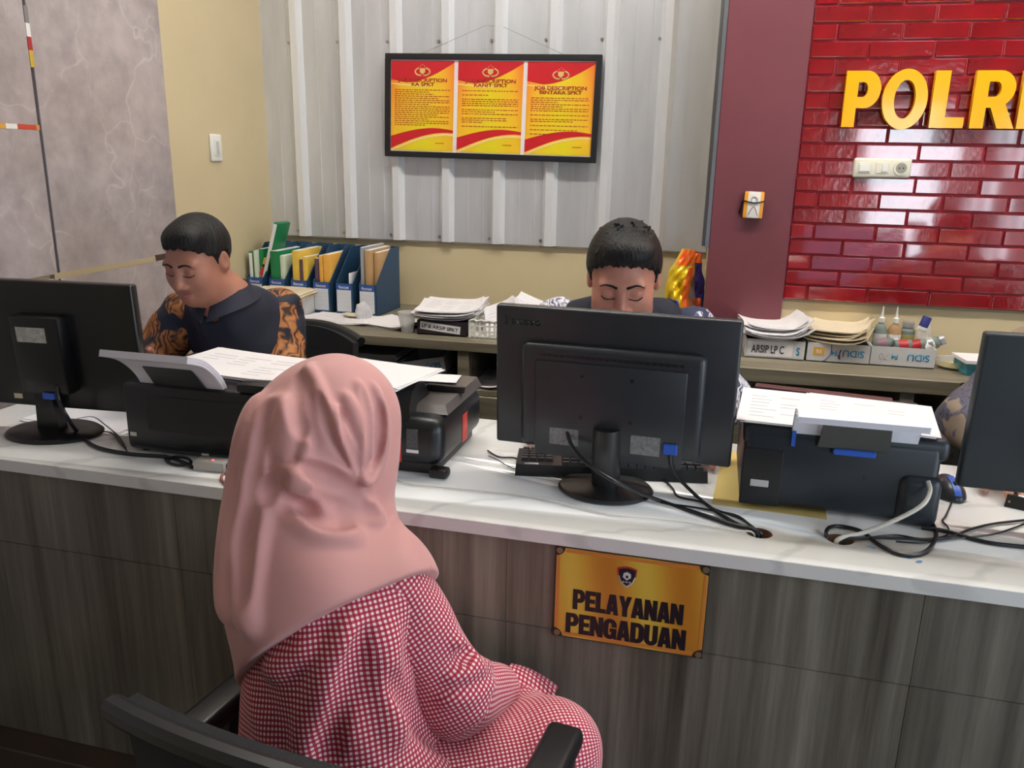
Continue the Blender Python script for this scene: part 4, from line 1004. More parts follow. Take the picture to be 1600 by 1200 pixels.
# ---- cables
M_cable = mat('black_cable', (22, 22, 26), .4); M_wcable = mat('white_cable', (206, 202, 192), .45); M_pcable = mat('rose_cable', (150, 96, 88), .5)
def cable(label, pts, r, m=M_cable):
    q = []
    for a in pts:
        if len(a) == 2: q.append(at(a[0], a[1], 2, ZT+r+.0006))
        elif isinstance(a[2], str): q.append(np.array(eval(a[2])))
        else: q.append(at(a[0], a[1], 2, a[2]))
    mb = MB().tube(q, r, 8, 7)
    # keep the drape on the marble
    hl = [Matrix.Rotation(CROT, 4, 'Z') @ h+Vector(CO) for h in holes]
    return tag(mb.build('cable', m), label, 'cable')
zd = ZT-.06
V = lambda px, py, Y: tuple(at(px, py, 1, Y))
def cabw(label, pts, r, m=M_cable):
    return tag(MB().tube([tuple(p) for p in pts], r, 8, 7).build('cable', m), label, 'cable')
T = lambda x, y, r=.003: tuple(at(x, y, 2, ZT+r+.0008))
h1 = at(1180, 834, 2, ZT); h2 = at(1306, 845, 2, ZT)
H1 = [(h1[0], h1[1], ZT+.004), (h1[0]+.006, h1[1], ZT-.02), (h1[0]+.01, h1[1]+.003, ZT-.12)]
H2 = [(h2[0], h2[1], ZT+.004), (h2[0]-.004, h2[1], ZT-.02), (h2[0]-.004, h2[1], ZT-.12)]
ly = lenb[1]
cabw('thick black cable from the blue plug of the middle monitor into the nearer hole', [V(1046, 668, ly-.02), V(1047, 700, ly-.025), V(1052, 735, ly-.03), T(1085, 772, .004), T(1120, 800, .004), T(1155, 820, .004)]+H1, .0038)
cabw('thick black cable crossing in front of the monitor neck to the hole', [V(885, 668, ly-.005), V(893, 695, ly-.03), V(915, 722, ly-.06), V(960, 752, ly-.105), T(1030, 782, .004), T(1090, 802, .004), T(1140, 818, .004)]+[(a+.004, b+.004, c) for a, b, c in H1], .0042)
cabw('thin black keyboard cable running to the left cable hole', [T(1030, 742), T(1050, 762), T(1060, 776), T(1095, 784), T(1118, 796), T(1160, 812)]+[(a-.004, b+.004, c) for a, b, c in H1], .0022)
cabw('thin black cable looping from the monitor base to the hole', [T(1024, 778), T(1040, 786), T(1080, 792), T(1110, 797), T(1150, 805), T(1172, 820)]+[(a+.0, b+.008, c) for a, b, c in H1], .002)
cabw('thin black mouse cable on the marble left of the monitor base', [T(762, 704), T(780, 714), T(806, 716), T(830, 730), T(868, 741), T(900, 741)], .002)
cabw('thin brownish cable fanning out left of the keyboard', [T(763, 712), T(780, 720), T(800, 731), T(840, 740), T(880, 748)], .0012)
cabw('long thin white cable lying across the marble to the left hole', [T(604, 745), T(640, 756), T(700, 762), T(760, 768), T(830, 776), T(900, 792), T(960, 805), T(1020, 810), T(1080, 817), T(1150, 829)]+[(a-.006, b-.004, c) for a, b, c in H1], .0016, M_wcable)
cabw('stout white cable from the right printer into the right cable hole', [V(1450, 752, pc1[1]-.016), V(1453, 768, pc1[1]-.03), V(1440, 790, pc1[1]-.05), V(1400, 812, 1.475), V(1350, 832, 1.458)]+[(a+.006, b+.002, c) for a, b, c in H2], .0042, M_wcable)
cabw('black cable looped on the marble beside the right cable hole', [(h2[0]-.012, h2[1]+.004, ZT-.1), (h2[0]-.014, h2[1]+.006, ZT-.01), T(1292, 828, .006), T(1310, 822, .005), T(1345, 830, .004), T(1375, 852, .004), T(1410, 866, .004), T(1445, 862, .004), T(1463, 838, .004), T(1455, 815, .004), T(1438, 800, .02)], .0036)
cabw('black cable wandering from the right hole toward the picture edge', [(h2[0]+.012, h2[1]-.0, ZT-.1), (h2[0]+.012, h2[1]+.0, ZT-.005), T(1350, 841, .004), T(1400, 841, .004), T(1470, 842, .004), T(1520, 826, .004), T(1555, 818, .004), T(1610, 812, .004)], .0026)
cabw('thick dark cable sweeping right from the printer corner past the picture edge', [T(1440, 824, .004), T(1480, 830, .004), T(1520, 842, .004), T(1560, 850, .004), T(1640, 858, .004)], .0038)
cabw('thin black cable curling from the mouse toward the picture edge', [(mouse_loc.x-.004, mouse_loc.y-.05, ZT+.008), T(1478, 806), T(1473, 814), T(1482, 826), T(1476, 838), T(1440, 842), T(1400, 836), T(1360, 840)], .0019)
cabw('thin dark cable from the right keyboard joining the others', [T(1600, 819), T(1560, 833), T(1530, 838), T(1490, 842), T(1440, 848), T(1400, 846)], .0019)
cabw('stiff black video cable hanging from the left monitor to the adapter', [V(88, 603, lmb[1]-.03), V(92, 625, lmb[1]-.035), V(104, 650, lmb[1]-.05), T(124, 678, .005), T(150, 698, .005), T(200, 709, .004), T(260, 714, .004), T(285, 722, .004), T(300, 730, .004)], .0045)
cabw('thin black cable arching behind the left monitor base', [T(120, 655), T(145, 652), T(165, 665), T(185, 682), T(196, 700)], .0022)
cabw('second thin black cable twisting beside the left printer corner', [T(88, 662), T(130, 672), T(172, 676), T(186, 690), T(198, 704)], .0018)
cabw('dark cable coil lying before the left printer', [T(258, 712, .003), T(262, 722, .003), T(280, 727, .003), T(298, 724, .006), T(292, 716, .008), T(272, 714, .008), T(262, 720, .010)], .0034)
cabw('rose coloured cable loop at the visitor\'s shoulder', [T(366, 742), T(350, 740), T(346, 748), T(354, 758), T(368, 762)], .0028, M_pcable)
cabw('second rose coloured cable loop nearer the adapter', [T(372, 734), T(362, 738), T(362, 745), T(372, 750)], .0028, M_pcable)
# pen marks and stickers on the marble
for i, (x, y, l) in enumerate(((1362, 855, .012), (1398, 866, .01), (1420, 872, .008), (1436, 878, .012))):
    q = at(x, y, 2, ZT)
    m = MB().sheet(lambda u, v: ((u-.5)*l, (v-.5)*.006*(1+.4*math.sin(9*u+i)), .0003+.0002*i), 4, 1, .0002)
    m.build('tape_scrap', mat('blue_scrap', (80, 130, 180), .4), wt, tolocal((q[0], q[1], ZT)), (0, 0, -.5+i*.4))

# ---- the sign on the counter front
sn = NT('sign_gold', .32)
sp = sn.n('SeparateXYZ', Vector=sn.tc.outputs['Object'])
wvv = sn.math('SINE', sn.math('MULTIPLY_ADD', sp.outputs[0], 46.0, sn.math('MULTIPLY', sp.outputs[2], 6.0)))
M_signgold = sn.base(sn.ramp(sn.math('MULTIPLY_ADD', wvv, .5, .5), [(0, (196, 128, 42)), (.5, (214, 156, 56)), (.85, (216, 178, 62)), (1, (222, 188, 74))]))
c0, c1, c2_, c3_ = [tolocal(at(x, y, 1, 1.3342+.02-.034*at(x, y, 1, 1.33)[0])) for x, y in ((872, 852), (1110, 882), (864, 988), (1100, 1020))]
SWd = ((c1.x-c0.x)+(c3_.x-c2_.x))/2; SHt = ((c0.z-c2_.z)+(c1.z-c3_.z))/2
sc_ = (c0+c1+c2_+c3_)/4
zt_ = ZT-.0295
SHt = zt_-(sc_.z-SHt/2)
spos = Matrix.Translation(CO) @ Matrix.Rotation(CROT, 4, 'Z') @ Vector((sc_.x, .0045, zt_-SHt/2))
t = thing('counter_sign', 'gold sign reading PELAYANAN PENGADUAN fixed to the counter front', 'sign', spos, CROT)
MB().box(-SWd/2, SWd/2, 0, .005, -SHt/2, SHt/2, .0008, 1).build('sign_board', mat('sign_edge', (66, 56, 50), .5), t)
MB().box(-SWd/2+.003, SWd/2-.003, -.0006, .001, -SHt/2+.003, SHt/2-.003).build('gold_face', M_signgold, t)
M_orangeb = mat('sign_orange', (212, 132, 62), .35)
e = .012; w2, h2_ = SWd/2, SHt/2
for nm, a in (('border_strip', (-w2+.02, w2-.02, h2_-.011, h2_-.005)), ('border_strip', (-w2+.02, w2-.02, -h2_+.006, -h2_+.013)), ('border_strip', (-w2+.005, -w2+.010, -h2_+.02, h2_-.02)), ('border_strip', (w2-.010, w2-.005, -h2_+.02, h2_-.02))):
    MB().box(a[0], a[1], -.0010, -.0004, a[2], a[3]).build(nm, M_orangeb, t)
M_signdark = mat('sign_brown', (52, 36, 36), .5); M_bolt = mat('sign_bolt', (150, 130, 104), .35, metal=.5)
for sx in (-1, 1):
    for sz in (-1, 1):
        q = [(sx*(w2-.002), sz*(h2_-.002)), (sx*(w2-.019), sz*(h2_-.002))]+[(sx*(w2-.002-.017*math.cos(a)), sz*(h2_-.002-.017*math.sin(a))) for a in [PI/2*k/6 for k in range(7)]]+[(sx*(w2-.002), sz*(h2_-.019))]
        MB().prism(q, -.0014, -.0002).build('corner_piece', M_signdark, t)
        MB().lathe([(.001, 0), (.006, 0), (.006, .0008), (.003, .0012), (.001, .0008)], 18, M=Matrix.Translation((sx*(w2-.0085), -.0013, sz*(h2_-.0085))) @ Matrix.Rotation(PI/2, 4, 'X')).build('corner_bolt', M_bolt, t)
A_ = [[(0, 0), (.34, 0), (.38, .17), (.62, .17), (.66, 0), (1, 0), (.74, 1), (.26, 1)], [(.43, .36), (.57, .36), (.5, .76)]]
Y_ = [[(.32, 0), (.68, 0), (.68, .40), (1, 1), (.66, 1), (.5, .64), (.34, 1), (0, 1), (.32, .40)]]
N_ = [[(0, 0), (.33, 0), (.33, .48), (.64, 0), (1, 0), (1, 1), (.67, 1), (.67, .50), (.36, 1), (0, 1)]]
D_ = [[(0, 0), (.5, 0)]+arc(.5, .30, .5, .30, -90, 0, 6)+arc(.5, .70, .5, .30, 0, 90, 6)+[(0, 1)], [(.36, .82), (.36, .18), (.5, .18)]+arc(.5, .32, .14, .14, -90, 0, 4)+arc(.5, .68, .14, .14, 0, 90, 4)]
U_ = [[(0, 1), (0, .30)]+arc(.5, .30, .5, .31, 180, 360, 12)+[(1, 1), (.65, 1), (.65, .30)]+arc(.5, .29, .15, .12, 360, 180, 8)+[(.35, 1)]]
G_ = [arc(.5, .70, .5, .31, 0, 180, 10)+[(0, .3)]+arc(.5, .30, .5, .31, 180, 300, 8)+[(.82, .06), (.86, 0), (1, 0), (1, .52), (.52, .52), (.52, .37), (.65, .37), (.65, .26)]+arc(.5, .27, .15, .10, 0, -180, 8)+[(.35, .72)]+arc(.5, .73, .15, .10, 180, 0, 8)+[(.65, .62), (1, .62)]]
PB_ = [[(0, 0), (.36, 0), (.36, .36), (.55, .36)]+arc(.60, .68, .40, .32, -90, 90)+[(0, 1)], [(.36, .82), (.36, .53), (.5, .53)]+arc(.50, .675, .14, .145, -90, 90, 8)]
GL = dict(P=PB_, E=E_, L=L_, A=A_, Y=Y_, N=N_, G=G_, D=D_, U=U_)
M_signink = mat('sign_ink', (34, 24, 32), .4)
def block_word(word, w, h, cx, cz):
    wd_ = [.82 if c in 'EL' else 1.0 for c in word]; gap = .07; unit_ = w/(sum(wd_)+gap*(len(word)-1)); x = cx-w/2
    for c, k in zip(word, wd_):
        cu = bpy.data.curves.new('c', 'CURVE'); cu.dimensions = '2D'; cu.fill_mode = 'BOTH'; cu.extrude = .0003; cu.offset = .0006
        for sp_ in GL[c]:
            q = cu.splines.new('POLY'); q.points.add(len(sp_)-1); q.use_cyclic_u = True
            for p_, (a, b) in zip(q.points, sp_): p_.co = (a*unit_*k, (b-.5)*h, 0, 1)
        o = bpy.data.objects.new('c', cu); COL.objects.link(o); bpy.context.view_layer.update()
        me = bpy.data.meshes.new_from_object(o.evaluated_get(bpy.context.evaluated_depsgraph_get())); bpy.data.objects.remove(o)
        me.materials.clear(); me.materials.append(M_signink)
        link('sign_letter', me, t, (x, -.0009, cz), (PI/2, 0, 0)); x += unit_*(k+gap)
block_word('PELAYANAN', SWd*.72, SHt*.215, -.002, -SHt*.055)
block_word('PENGADUAN', SWd*.79, SHt*.215, -.004, -SHt*.325)
def shield(s, x, z): return [(x-.018*s, z+.017*s), (x-.009*s, z+.020*s), (x, z+.0215*s), (x+.009*s, z+.020*s), (x+.018*s, z+.017*s), (x+.0165*s, z+.002*s), (x+.011*s, z-.012*s), (x, z-.021*s), (x-.011*s, z-.012*s), (x-.0165*s, z+.002*s)]
ex, ez = -.006, SHt*.265
MB().prism(shield(1.0, ex, ez), -.0012, -.0003).build('emblem_edge', mat('emblem_white', (214, 210, 204), .4), t)
MB().prism([(x, max(z, ez+.001)) for x, z in shield(1.0, ex, ez)], -.0015, -.0006).build('emblem_top', mat('emblem_red', (176, 50, 36), .4), t)
MB().prism(shield(.84, ex, ez), -.0019, -.0008).build('emblem_field', mat('emblem_navy', (30, 28, 44), .4), t)
m = MB()
m.prism([(ex-.006, ez+.008), (ex, ez+.011), (ex+.007, ez+.007), (ex+.0075, ez-.0), (ex, ez-.006), (ex-.0075, ez)], -.0025, -.0016)
m.build('emblem_figure', mat('emblem_white', (214, 210, 204), .4), t)
MB().prism([(ex-.002, ez+.004), (ex+.0025, ez+.004), (ex+.0025, ez-.001), (ex-.002, ez-.001)], -.0029, -.0022).build('emblem_core', mat('emblem_navy', (30, 28, 44), .4), t)
for k in range(3): MB().box(ex-.008+k*.006, ex-.004+k*.006, -.0023, -.0016, ez-.0105, ez-.0085).build('emblem_scroll', mat('emblem_white', (214, 210, 204), .4), t)

# ================================================================== PEOPLE
class Field:
    """signed distance field on a grid; shapes are blended into one continuous skin"""
    def __init__(s, lo, hi, h):
        s.lo = np.array(lo, np.float32); s.h = h; s.n = np.ceil((np.array(hi)-np.array(lo))/h).astype(int)+1
        s.D = np.full(s.n, .5, np.float32); s.ax = [s.lo[i]+h*np.arange(s.n[i], dtype=np.float32) for i in range(3)]
    def blk(s, lo, hi):
        a = np.clip(np.floor((np.array(lo)-s.lo)/s.h).astype(int), 0, s.n); b = np.clip(np.ceil((np.array(hi)-s.lo)/s.h).astype(int)+1, 0, s.n)
        sl = tuple(slice(a[i], b[i]) for i in range(3))
        return sl, (s.ax[0][sl[0]][:, None, None], s.ax[1][sl[1]][None, :, None], s.ax[2][sl[2]][None, None, :])
    def put(s, sl, d, k, op):
        c = s.D[sl]
        if op == '-':
            d = -d; h = np.maximum(k-np.abs(c-d), 0)/k; s.D[sl] = np.maximum(c, d)+h*h*k*.25
        else:
            h = np.maximum(k-np.abs(c-d), 0)/k; s.D[sl] = np.minimum(c, d)-h*h*k*.25
    def rc(s, a, b, ra, rb=None, k=.02, op='+'):
        a = np.array(a, float); b = np.array(b, float); rb = ra if rb is None else rb; R = max(ra, rb)+k+.01
        sl, (x, y, z) = s.blk(np.minimum(a, b)-R, np.maximum(a, b)+R)
        if s.D[sl].size == 0: return s
        ab = b-a; L = max(ab@ab, 1e-12)
        t = np.clip(((x-a[0])*ab[0]+(y-a[1])*ab[1]+(z-a[2])*ab[2])/L, 0, 1)
        d = np.sqrt((x-a[0]-t*ab[0])**2+(y-a[1]-t*ab[1])**2+(z-a[2]-t*ab[2])**2)-(ra+(rb-ra)*t)
        s.put(sl, d.astype(np.float32), k, op); return s
    def chain(s, pts, rs, k=.02, op='+'):
        for i in range(len(pts)-1): s.rc(pts[i], pts[i+1], rs[i], rs[i+1], k, op)
        return s
    def ell(s, c, r, R=None, k=.02, op='+'):
        c = np.array(c, float); r = np.array(r, float); B = max(r)+k+.01
        sl, (x, y, z) = s.blk(c-B, c+B)
        if s.D[sl].size == 0: return s
        x, y, z = x-c[0], y-c[1], z-c[2]
        if R is not None: x, y, z = (R[0][0]*x+R[1][0]*y+R[2][0]*z, R[0][1]*x+R[1][1]*y+R[2][1]*z, R[0][2]*x+R[1][2]*y+R[2][2]*z)
        k0 = np.sqrt((x/r[0])**2+(y/r[1])**2+(z/r[2])**2); k1 = np.sqrt((x/r[0]**2)**2+(y/r[1]**2)**2+(z/r[2]**2)**2)
        d = k0*(k0-1)/np.maximum(k1, 1e-6)
        s.put(sl, d.astype(np.float32), k, op); return s
    def cut(s, p, n, k=.004, rag=0):
        """remove everything on the side the normal points to"""
        p = np.array(p, float); n = np.array(n, float); n = n/np.linalg.norm(n)
        d = (s.ax[0][:, None, None]-p[0])*n[0]+(s.ax[1][None, :, None]-p[1])*n[1]+(s.ax[2][None, None, :]-p[2])*n[2]
        if rag: d = d+rag*(np.sin(170*s.ax[0])[:, None, None]*np.cos(150*s.ax[1])[None, :, None]+.5*np.sin(460*s.ax[0]+1)[:, None, None])
        d = d.astype(np.float32); h = np.maximum(k-np.abs(s.D-d), 0)/k; s.D = np.maximum(s.D, d)+h*h*k*.25; return s
    def warp(s, fn):
        s.D += fn(s.ax[0][:, None, None], s.ax[1][None, :, None], s.ax[2][None, None, :]).astype(np.float32); return s
    def val(s, p):
        i = np.round((np.array(p)-s.lo)/s.h).astype(int)
        return 1.0 if (i < 0).any() or (i >= s.n).any() else float(s.D[tuple(i)])
    def hit(s, px, py):
        d = ray(px, py); d = d/np.linalg.norm(d); o = np.array([0, 0, HC]); t = .4
        while t < 4:
            p = o+d*t
            if s.val(p) < 0: return p-d*s.h*.3
            t += .003
        return None
    def fold(s, pix, r=.009, k=.016, sink=.4, op='+', rs=None):
        pts = [s.hit(*q) for q in pix]; pts = [p for p in pts if p is not None]
        if len(pts) < 2: return s
        pts = spline([Vector(p) for p in pts], 4); out = []
        for p in pts:
            v = -np.array(p)+np.array([0, 0, HC]); v = v/np.linalg.norm(v); out.append(np.array(p)-v*(r*sink if op == '+' else -r*sink))
        n = len(out)
        for i in range(n-1):
            t0 = math.sin(PI*(.12+.76*i/(n-1))); t1 = math.sin(PI*(.12+.76*(i+1)/(n-1)))
            s.rc(out[i], out[i+1], r*t0, r*t1, k, op)
        return s
    def mesh(s, name, m, parent=None, relax=1):
        D = s.D; D[0], D[-1], D[:, 0], D[:, -1], D[:, :, 0], D[:, :, -1] = .1, .1, .1, .1, .1, .1
        ins = D < 0; nx, ny, nz = D.shape
        c = np.zeros((nx-1, ny-1, nz-1), np.int8)
        for a in (0, 1):
            for b in (0, 1):
                for e in (0, 1): c += ins[a:nx-1+a, b:ny-1+b, e:nz-1+e]
        I, J, K = np.nonzero((c > 0) & (c < 8)); acc = np.zeros((len(I), 3)); cnt = np.zeros(len(I))
        cor = [(a, b, e) for a in (0, 1) for b in (0, 1) for e in (0, 1)]
        V = {q: D[I+q[0], J+q[1], K+q[2]] for q in cor}
        for q in cor:
            for ax in range(3):
                if q[ax] == 0:
                    q2 = list(q); q2[ax] = 1; q2 = tuple(q2); v0, v1 = V[q], V[q2]; ok = (v0 < 0) != (v1 < 0)
                    t = np.where(ok, v0/np.where(ok, v0-v1, 1), 0)
                    for d in range(3): acc[:, d] += np.where(ok, q[d]+(t if d == ax else 0), 0)
                    cnt += ok
        P = (np.stack([I, J, K], 1)+acc/cnt[:, None])*s.h+s.lo
        idx = -np.ones((nx-1, ny-1, nz-1), np.int64); idx[I, J, K] = np.arange(len(I)); Q = []
        for ax in range(3):
            A = ins; B = np.roll(ins, -1, ax); sl = [slice(1, -1)]*3; sl[ax] = slice(0, -1)
            E = (A != B)[tuple(sl)]; e = np.nonzero(E); e = [e[i]+(0 if i == ax else 1) for i in range(3)]
            u, w_ = [(1, 2), (2, 0), (0, 1)][ax]
            def cell(du, dw):
                q = [x.copy() for x in e]; q[u] -= du; q[w_] -= dw; return idx[tuple(q)]
            quad = np.stack([cell(1, 1), cell(0, 1), cell(0, 0), cell(1, 0)], 1); fl = ~A[tuple(e)]
            quad[fl] = quad[fl][:, ::-1]; Q.append(quad)
        Q = np.concatenate(Q); Q = Q[(Q >= 0).all(1)]
        for _ in range(relax):
            S = np.zeros_like(P); n_ = np.zeros(len(P))
            for a in range(4):
                for b in ((a+1) % 4, (a+3) % 4): np.add.at(S, Q[:, a], P[Q[:, b]]); np.add.at(n_, Q[:, a], 1)
            P = P*.5+.5*S/np.maximum(n_, 1)[:, None]
        me = bpy.data.meshes.new(name); me.vertices.add(len(P)); me.vertices.foreach_set('co', P.astype(np.float32).ravel())
        me.loops.add(Q.size); me.polygons.add(len(Q)); me.loops.foreach_set('vertex_index', Q.astype(np.int32).ravel())
        me.polygons.foreach_set('loop_start', np.arange(0, Q.size, 4, dtype=np.int32)); me.update(calc_edges=True); me.validate()
        me.shade_smooth(); me.materials.append(m); s.P = P
        return link(name, me, parent)
def vattr(o, name, arr):
    a = o.data.attributes.new(name, 'FLOAT_VECTOR', 'POINT'); a.data.foreach_set('vector', np.asarray(arr, np.float32).ravel())
def unit(v): v = np.array(v, float); return v/np.linalg.norm(v)
def frame(face, up=(0, 0, 1)):
    """columns: local x, y (back), z (crown) of a head that looks along face"""
    y = -unit(face); x = unit(np.cross(y, up)); z = np.cross(x, y); return np.stack([x, y, z], 1)
def add_head(F, c, R, s=1.0):
    L = lambda x, y, z: np.array(c)+R @ (np.array([x, y, z])*s)
    E = lambda p, r, k, op='+': F.ell(L(*p), np.array(r)*s, R, k, op)
    E((0, .012, .035), (.076, .094, .086), .02); E((0, -.032, -.025), (.062, .064, .085), .04)
    E((0, -.066, -.088), (.032, .026, .022), .035)
    for q in (-1, 1):
        E((q*.038, -.058, -.024), (.028, .030, .030), .03); E((q*.045, -.02, -.07), (.024, .035, .028), .04)
        E((q*.028, -.083, .030), (.024, .010, .008), .022)
    for q in (-1, 1): E((q*.031, -.106, .012), (.020, .017, .013), .014, '-')
    for q in (-1, 1): E((q*.031, -.080, .009), (.0175, .0145, .0125), .004)
    F.rc(L(0, -.090, .022), L(0, -.113, -.026), .0075*s, .0125*s, .014*s)
    for q in (-1, 1): E((q*.0145, -.103, -.031), (.0095, .011, .0085), .008)
    E((0, -.096, -.059), (.023, .010, .0058), .006); E((0, -.094, -.069), (.019, .010, .0068), .005)
    E((0, -.106, -.0640), (.022, .006, .0012), .004, '-')
    for q in (-1, 1):
        E((q*.079, .012, .000), (.010, .021, .032), .008); E((q*.088, .006, .004), (.006, .011, .017), .006, '-')
def add_neck(F, c, R, base, s=1.0):
    F.chain([np.array(c)+R @ np.array([0, .02, -.045])*s, np.array(c)*.35+np.array(base)*.65, base], [.050*s, .048*s, .056*s], .04)
def hair_field(c, R, s, grow, seed, h=.0028):
    F = Field(np.array(c)-.16, np.array(c)+.16, h); L = lambda x, y, z: np.array(c)+R @ (np.array([x, y, z])*s)
    F.ell(L(0, .014, .040), np.array([.081+grow, .100+grow, .091+grow])*s, R, .02)
    rr = random.Random(seed)
    F.ell(L(.012, -.048, .098), np.array([.056, .044, .030])*s, R, .03)
    n = R @ unit([0, .60, .80]); F.cut(L(0, 0, .017), -n, .006, .004)
    F.ell(L(0, -.130, .018), np.array([.064, .07, .060])*s, R, .012, '-')
    for q in (-1, 1):
        F.rc(L(q*.070, -.012, .035), L(q*.0735, -.010, .004), .012*s, .005*s, .01)
        F.ell(L(q*.088, .014, -.004), np.array([.016, .026, .036])*s, R, .006, '-')
    return F, L
def strands(F): F.warp(lambda x, y, z: .0006*np.sin(420*x+160*z)*np.sin(380*y+140*x))
def surf(F, c, R, s, x, z, y0=-.145):
    for k in range(110):
        p = np.array(c)+R @ (np.array([x, y0+k*.001, z])*s)
        if F.val(p) < .0010: return p
    return np.array(c)+R @ (np.array([x, -.08, z])*s)
def brows(c, R, s, parent, m, F):
    for q in (-1, 1):
        pts = [surf(F, c, R, s, q*x, z) for x, z in ((.011, .029), (.020, .0325), (.030, .0345), (.040, .0335), (.049, .028))]
        MB().tube(pts, .0036*s, 6, 4, r2=.0016*s).build('eyebrow', m, parent)
        pts = [surf(F, c, R, s, q*x, z) for x, z in ((.016, .0015), (.024, -.0025), (.032, -.0035), (.040, -.002), (.047, .002))]
        MB().tube(pts, .0013*s, 5, 4).build('lash_line', m, parent)
def add_hand(F, w, d, n, side, curl=.35, s=1.0):
    """five fingers; d points to the fingertips, n out of the back of the hand, thumb on side*lateral"""
    w = np.array(w, float); d = unit(d); n = unit(np.array(n)-np.dot(n, d)*d); l = np.cross(d, n)*side
    off = [.030, .010, -.010, -.028]; ln = [.068, .077, .071, .055]
    for i in range(4):
        kn = w+d*(.088-.004*abs(i-1.2))*s+l*off[i]*s
        F.rc(w+l*off[i]*.6*s+d*.01*s, kn, .014*s, .0105*s, .014*s)
    for i in range(4):
        p = w+d*(.088-.004*abs(i-1.2))*s+l*off[i]*1.06*s; a = curl*.5; L_ = ln[i]*s
        for j, (fr, r0, r1) in enumerate(((.45, .0092, .0085), (.32, .0085, .0078), (.23, .0078, .0062))):
            q = p+(d*math.cos(a)-n*math.sin(a)+l*.04*(1.2-i))*L_*fr; F.rc(p, q, r0*s, r1*s, .0045*s); p = q; a += curl*(.9 if j == 0 else .6)
    t0 = w+d*.022*s+l*.026*s-n*.006*s; t1 = t0+(d*.62+l*.72-n*.3)*.036*s; t2 = t1+(d*.9+l*.3-n*.25)*.032*s; t3 = t2+(d*.98+l*.08-n*.2)*.024*s
    F.chain([t0, t1, t2, t3], [.0145*s, .0115*s, .0095*s, .007*s], .008*s)
def skin_mat(name, col, lip):
    k = NT(name, .5, sub=.08)
    n_ = k.n('TexNoise', Vector=k.tc.outputs['Object'], Scale=26.0, Detail=3.0).outputs['Fac']
    c = rgb(*col); a = k.n('Attribute', _attribute_name='tint').outputs['Vector']
    sx = k.n('SeparateXYZ', Vector=a)
    b0 = k.ramp(n_, [(.3, tuple(x*.92 for x in c[:3])+(1,)), (.7, tuple(min(1, x*1.07) for x in c[:3])+(1,))])
    b1 = k.mix(sx.outputs[0], b0, rgb(*lip))
    k.base(b1); return k.m
def tint(o, F, c, R, s):
    q = (F.P-np.array(c)) @ R/s
    lip = np.clip(1.3-(((q[:, 0])/.023)**2+((q[:, 1]+.1)/.014)**2+((q[:, 2]+.064)/.0125)**2), 0, 1)
    vattr(o, 'tint', np.stack([lip*.8, lip*0, lip*0], 1))
M_hair = mat('black_hair', (14, 13, 14), .5, spec=.3, var=.3, vscale=120, bump=.5, bscale=220, stretch=(1, 1, .25))
M_trouser = mat('dark_trousers', (34, 35, 42), .8)
# ---- cloth materials
def gingham():
    k = NT('red_gingham', .8, sheen=.1)
    a = k.n('Attribute', _attribute_name='weave').outputs['Vector']; sx = k.n('SeparateXYZ', Vector=a); st = []
    for i in (0, 1):
        f = k.math('FRACT', k.math('MULTIPLY', sx.outputs[i], 1/.0072)); st.append(k.math('GREATER_THAN', f, .5))
    sm = k.math('MULTIPLY', k.math('ADD', st[0], st[1]), .5)
    k.base(k.ramp(sm, [(0, (232, 214, 216)), (.49, (186, 66, 88)), (.75, (150, 22, 46))], 'CONSTANT'))
    fine = k.n('TexNoise', Vector=a, Scale=900.0).outputs['Fac']; k.bump(fine, .15, .001); return k.m
M_ging = gingham()
M_hijab = mat('dusty_pink_cloth', (202, 144, 140), .62, var=.03, vscale=5, bump=.06, bscale=900, sheen=.25)
def batik(name, base, cols, sc=9.0, thr=.52, white=False):
    k = NT(name, .7); v = k.mapping((1, 1, 1))
    wv_ = k.n('VectorMath', _operation='MULTIPLY_ADD', i0=k.n('TexNoise', Vector=v, Scale=sc, Detail=2.0).outputs['Color'], i1=(.12, .12, .12), i2=v).outputs[0]
    n_ = k.n('TexNoise', Vector=wv_, Scale=sc*1.15, Detail=1.5).outputs['Fac']; w2_ = k.n('TexWave', Vector=wv_, Scale=sc*2.2, Distortion=9.0, Detail=2.0).outputs['Fac']
    msk_ = k.ramp(n_, [(thr-.03, (0, 0, 0)), (thr, (255, 255, 255))])
    n3_ = k.n('TexNoise', Vector=wv_, Scale=sc*5, Detail=3.0).outputs['Fac']
    inner = k.ramp(k.math('MULTIPLY_ADD', w2_, .35, k.math('MULTIPLY', n3_, .8)), [(.38, cols[0]), (.55, cols[1]), (.75, cols[2])])
    k.base(k.mix(msk_, rgb(*base), inner)); return k.m
M_navy = mat('navy_shirt', (22, 26, 44), .75, var=.12, vscale=12, bump=.05, bscale=500)
M_batik1 = batik('navy_gold_batik', (20, 26, 44), [(52, 34, 26), (140, 82, 40), (176, 114, 60)], 10.0, .47)
M_batik2 = batik('white_blue_batik', (40, 48, 78), [(60, 70, 110), (190, 190, 205), (220, 216, 222)], 13.0, .47)
M_camo = batik('grey_batik', (138, 122, 106), [(58, 56, 62), (98, 90, 86), (70, 78, 120)], 13.0, .47)

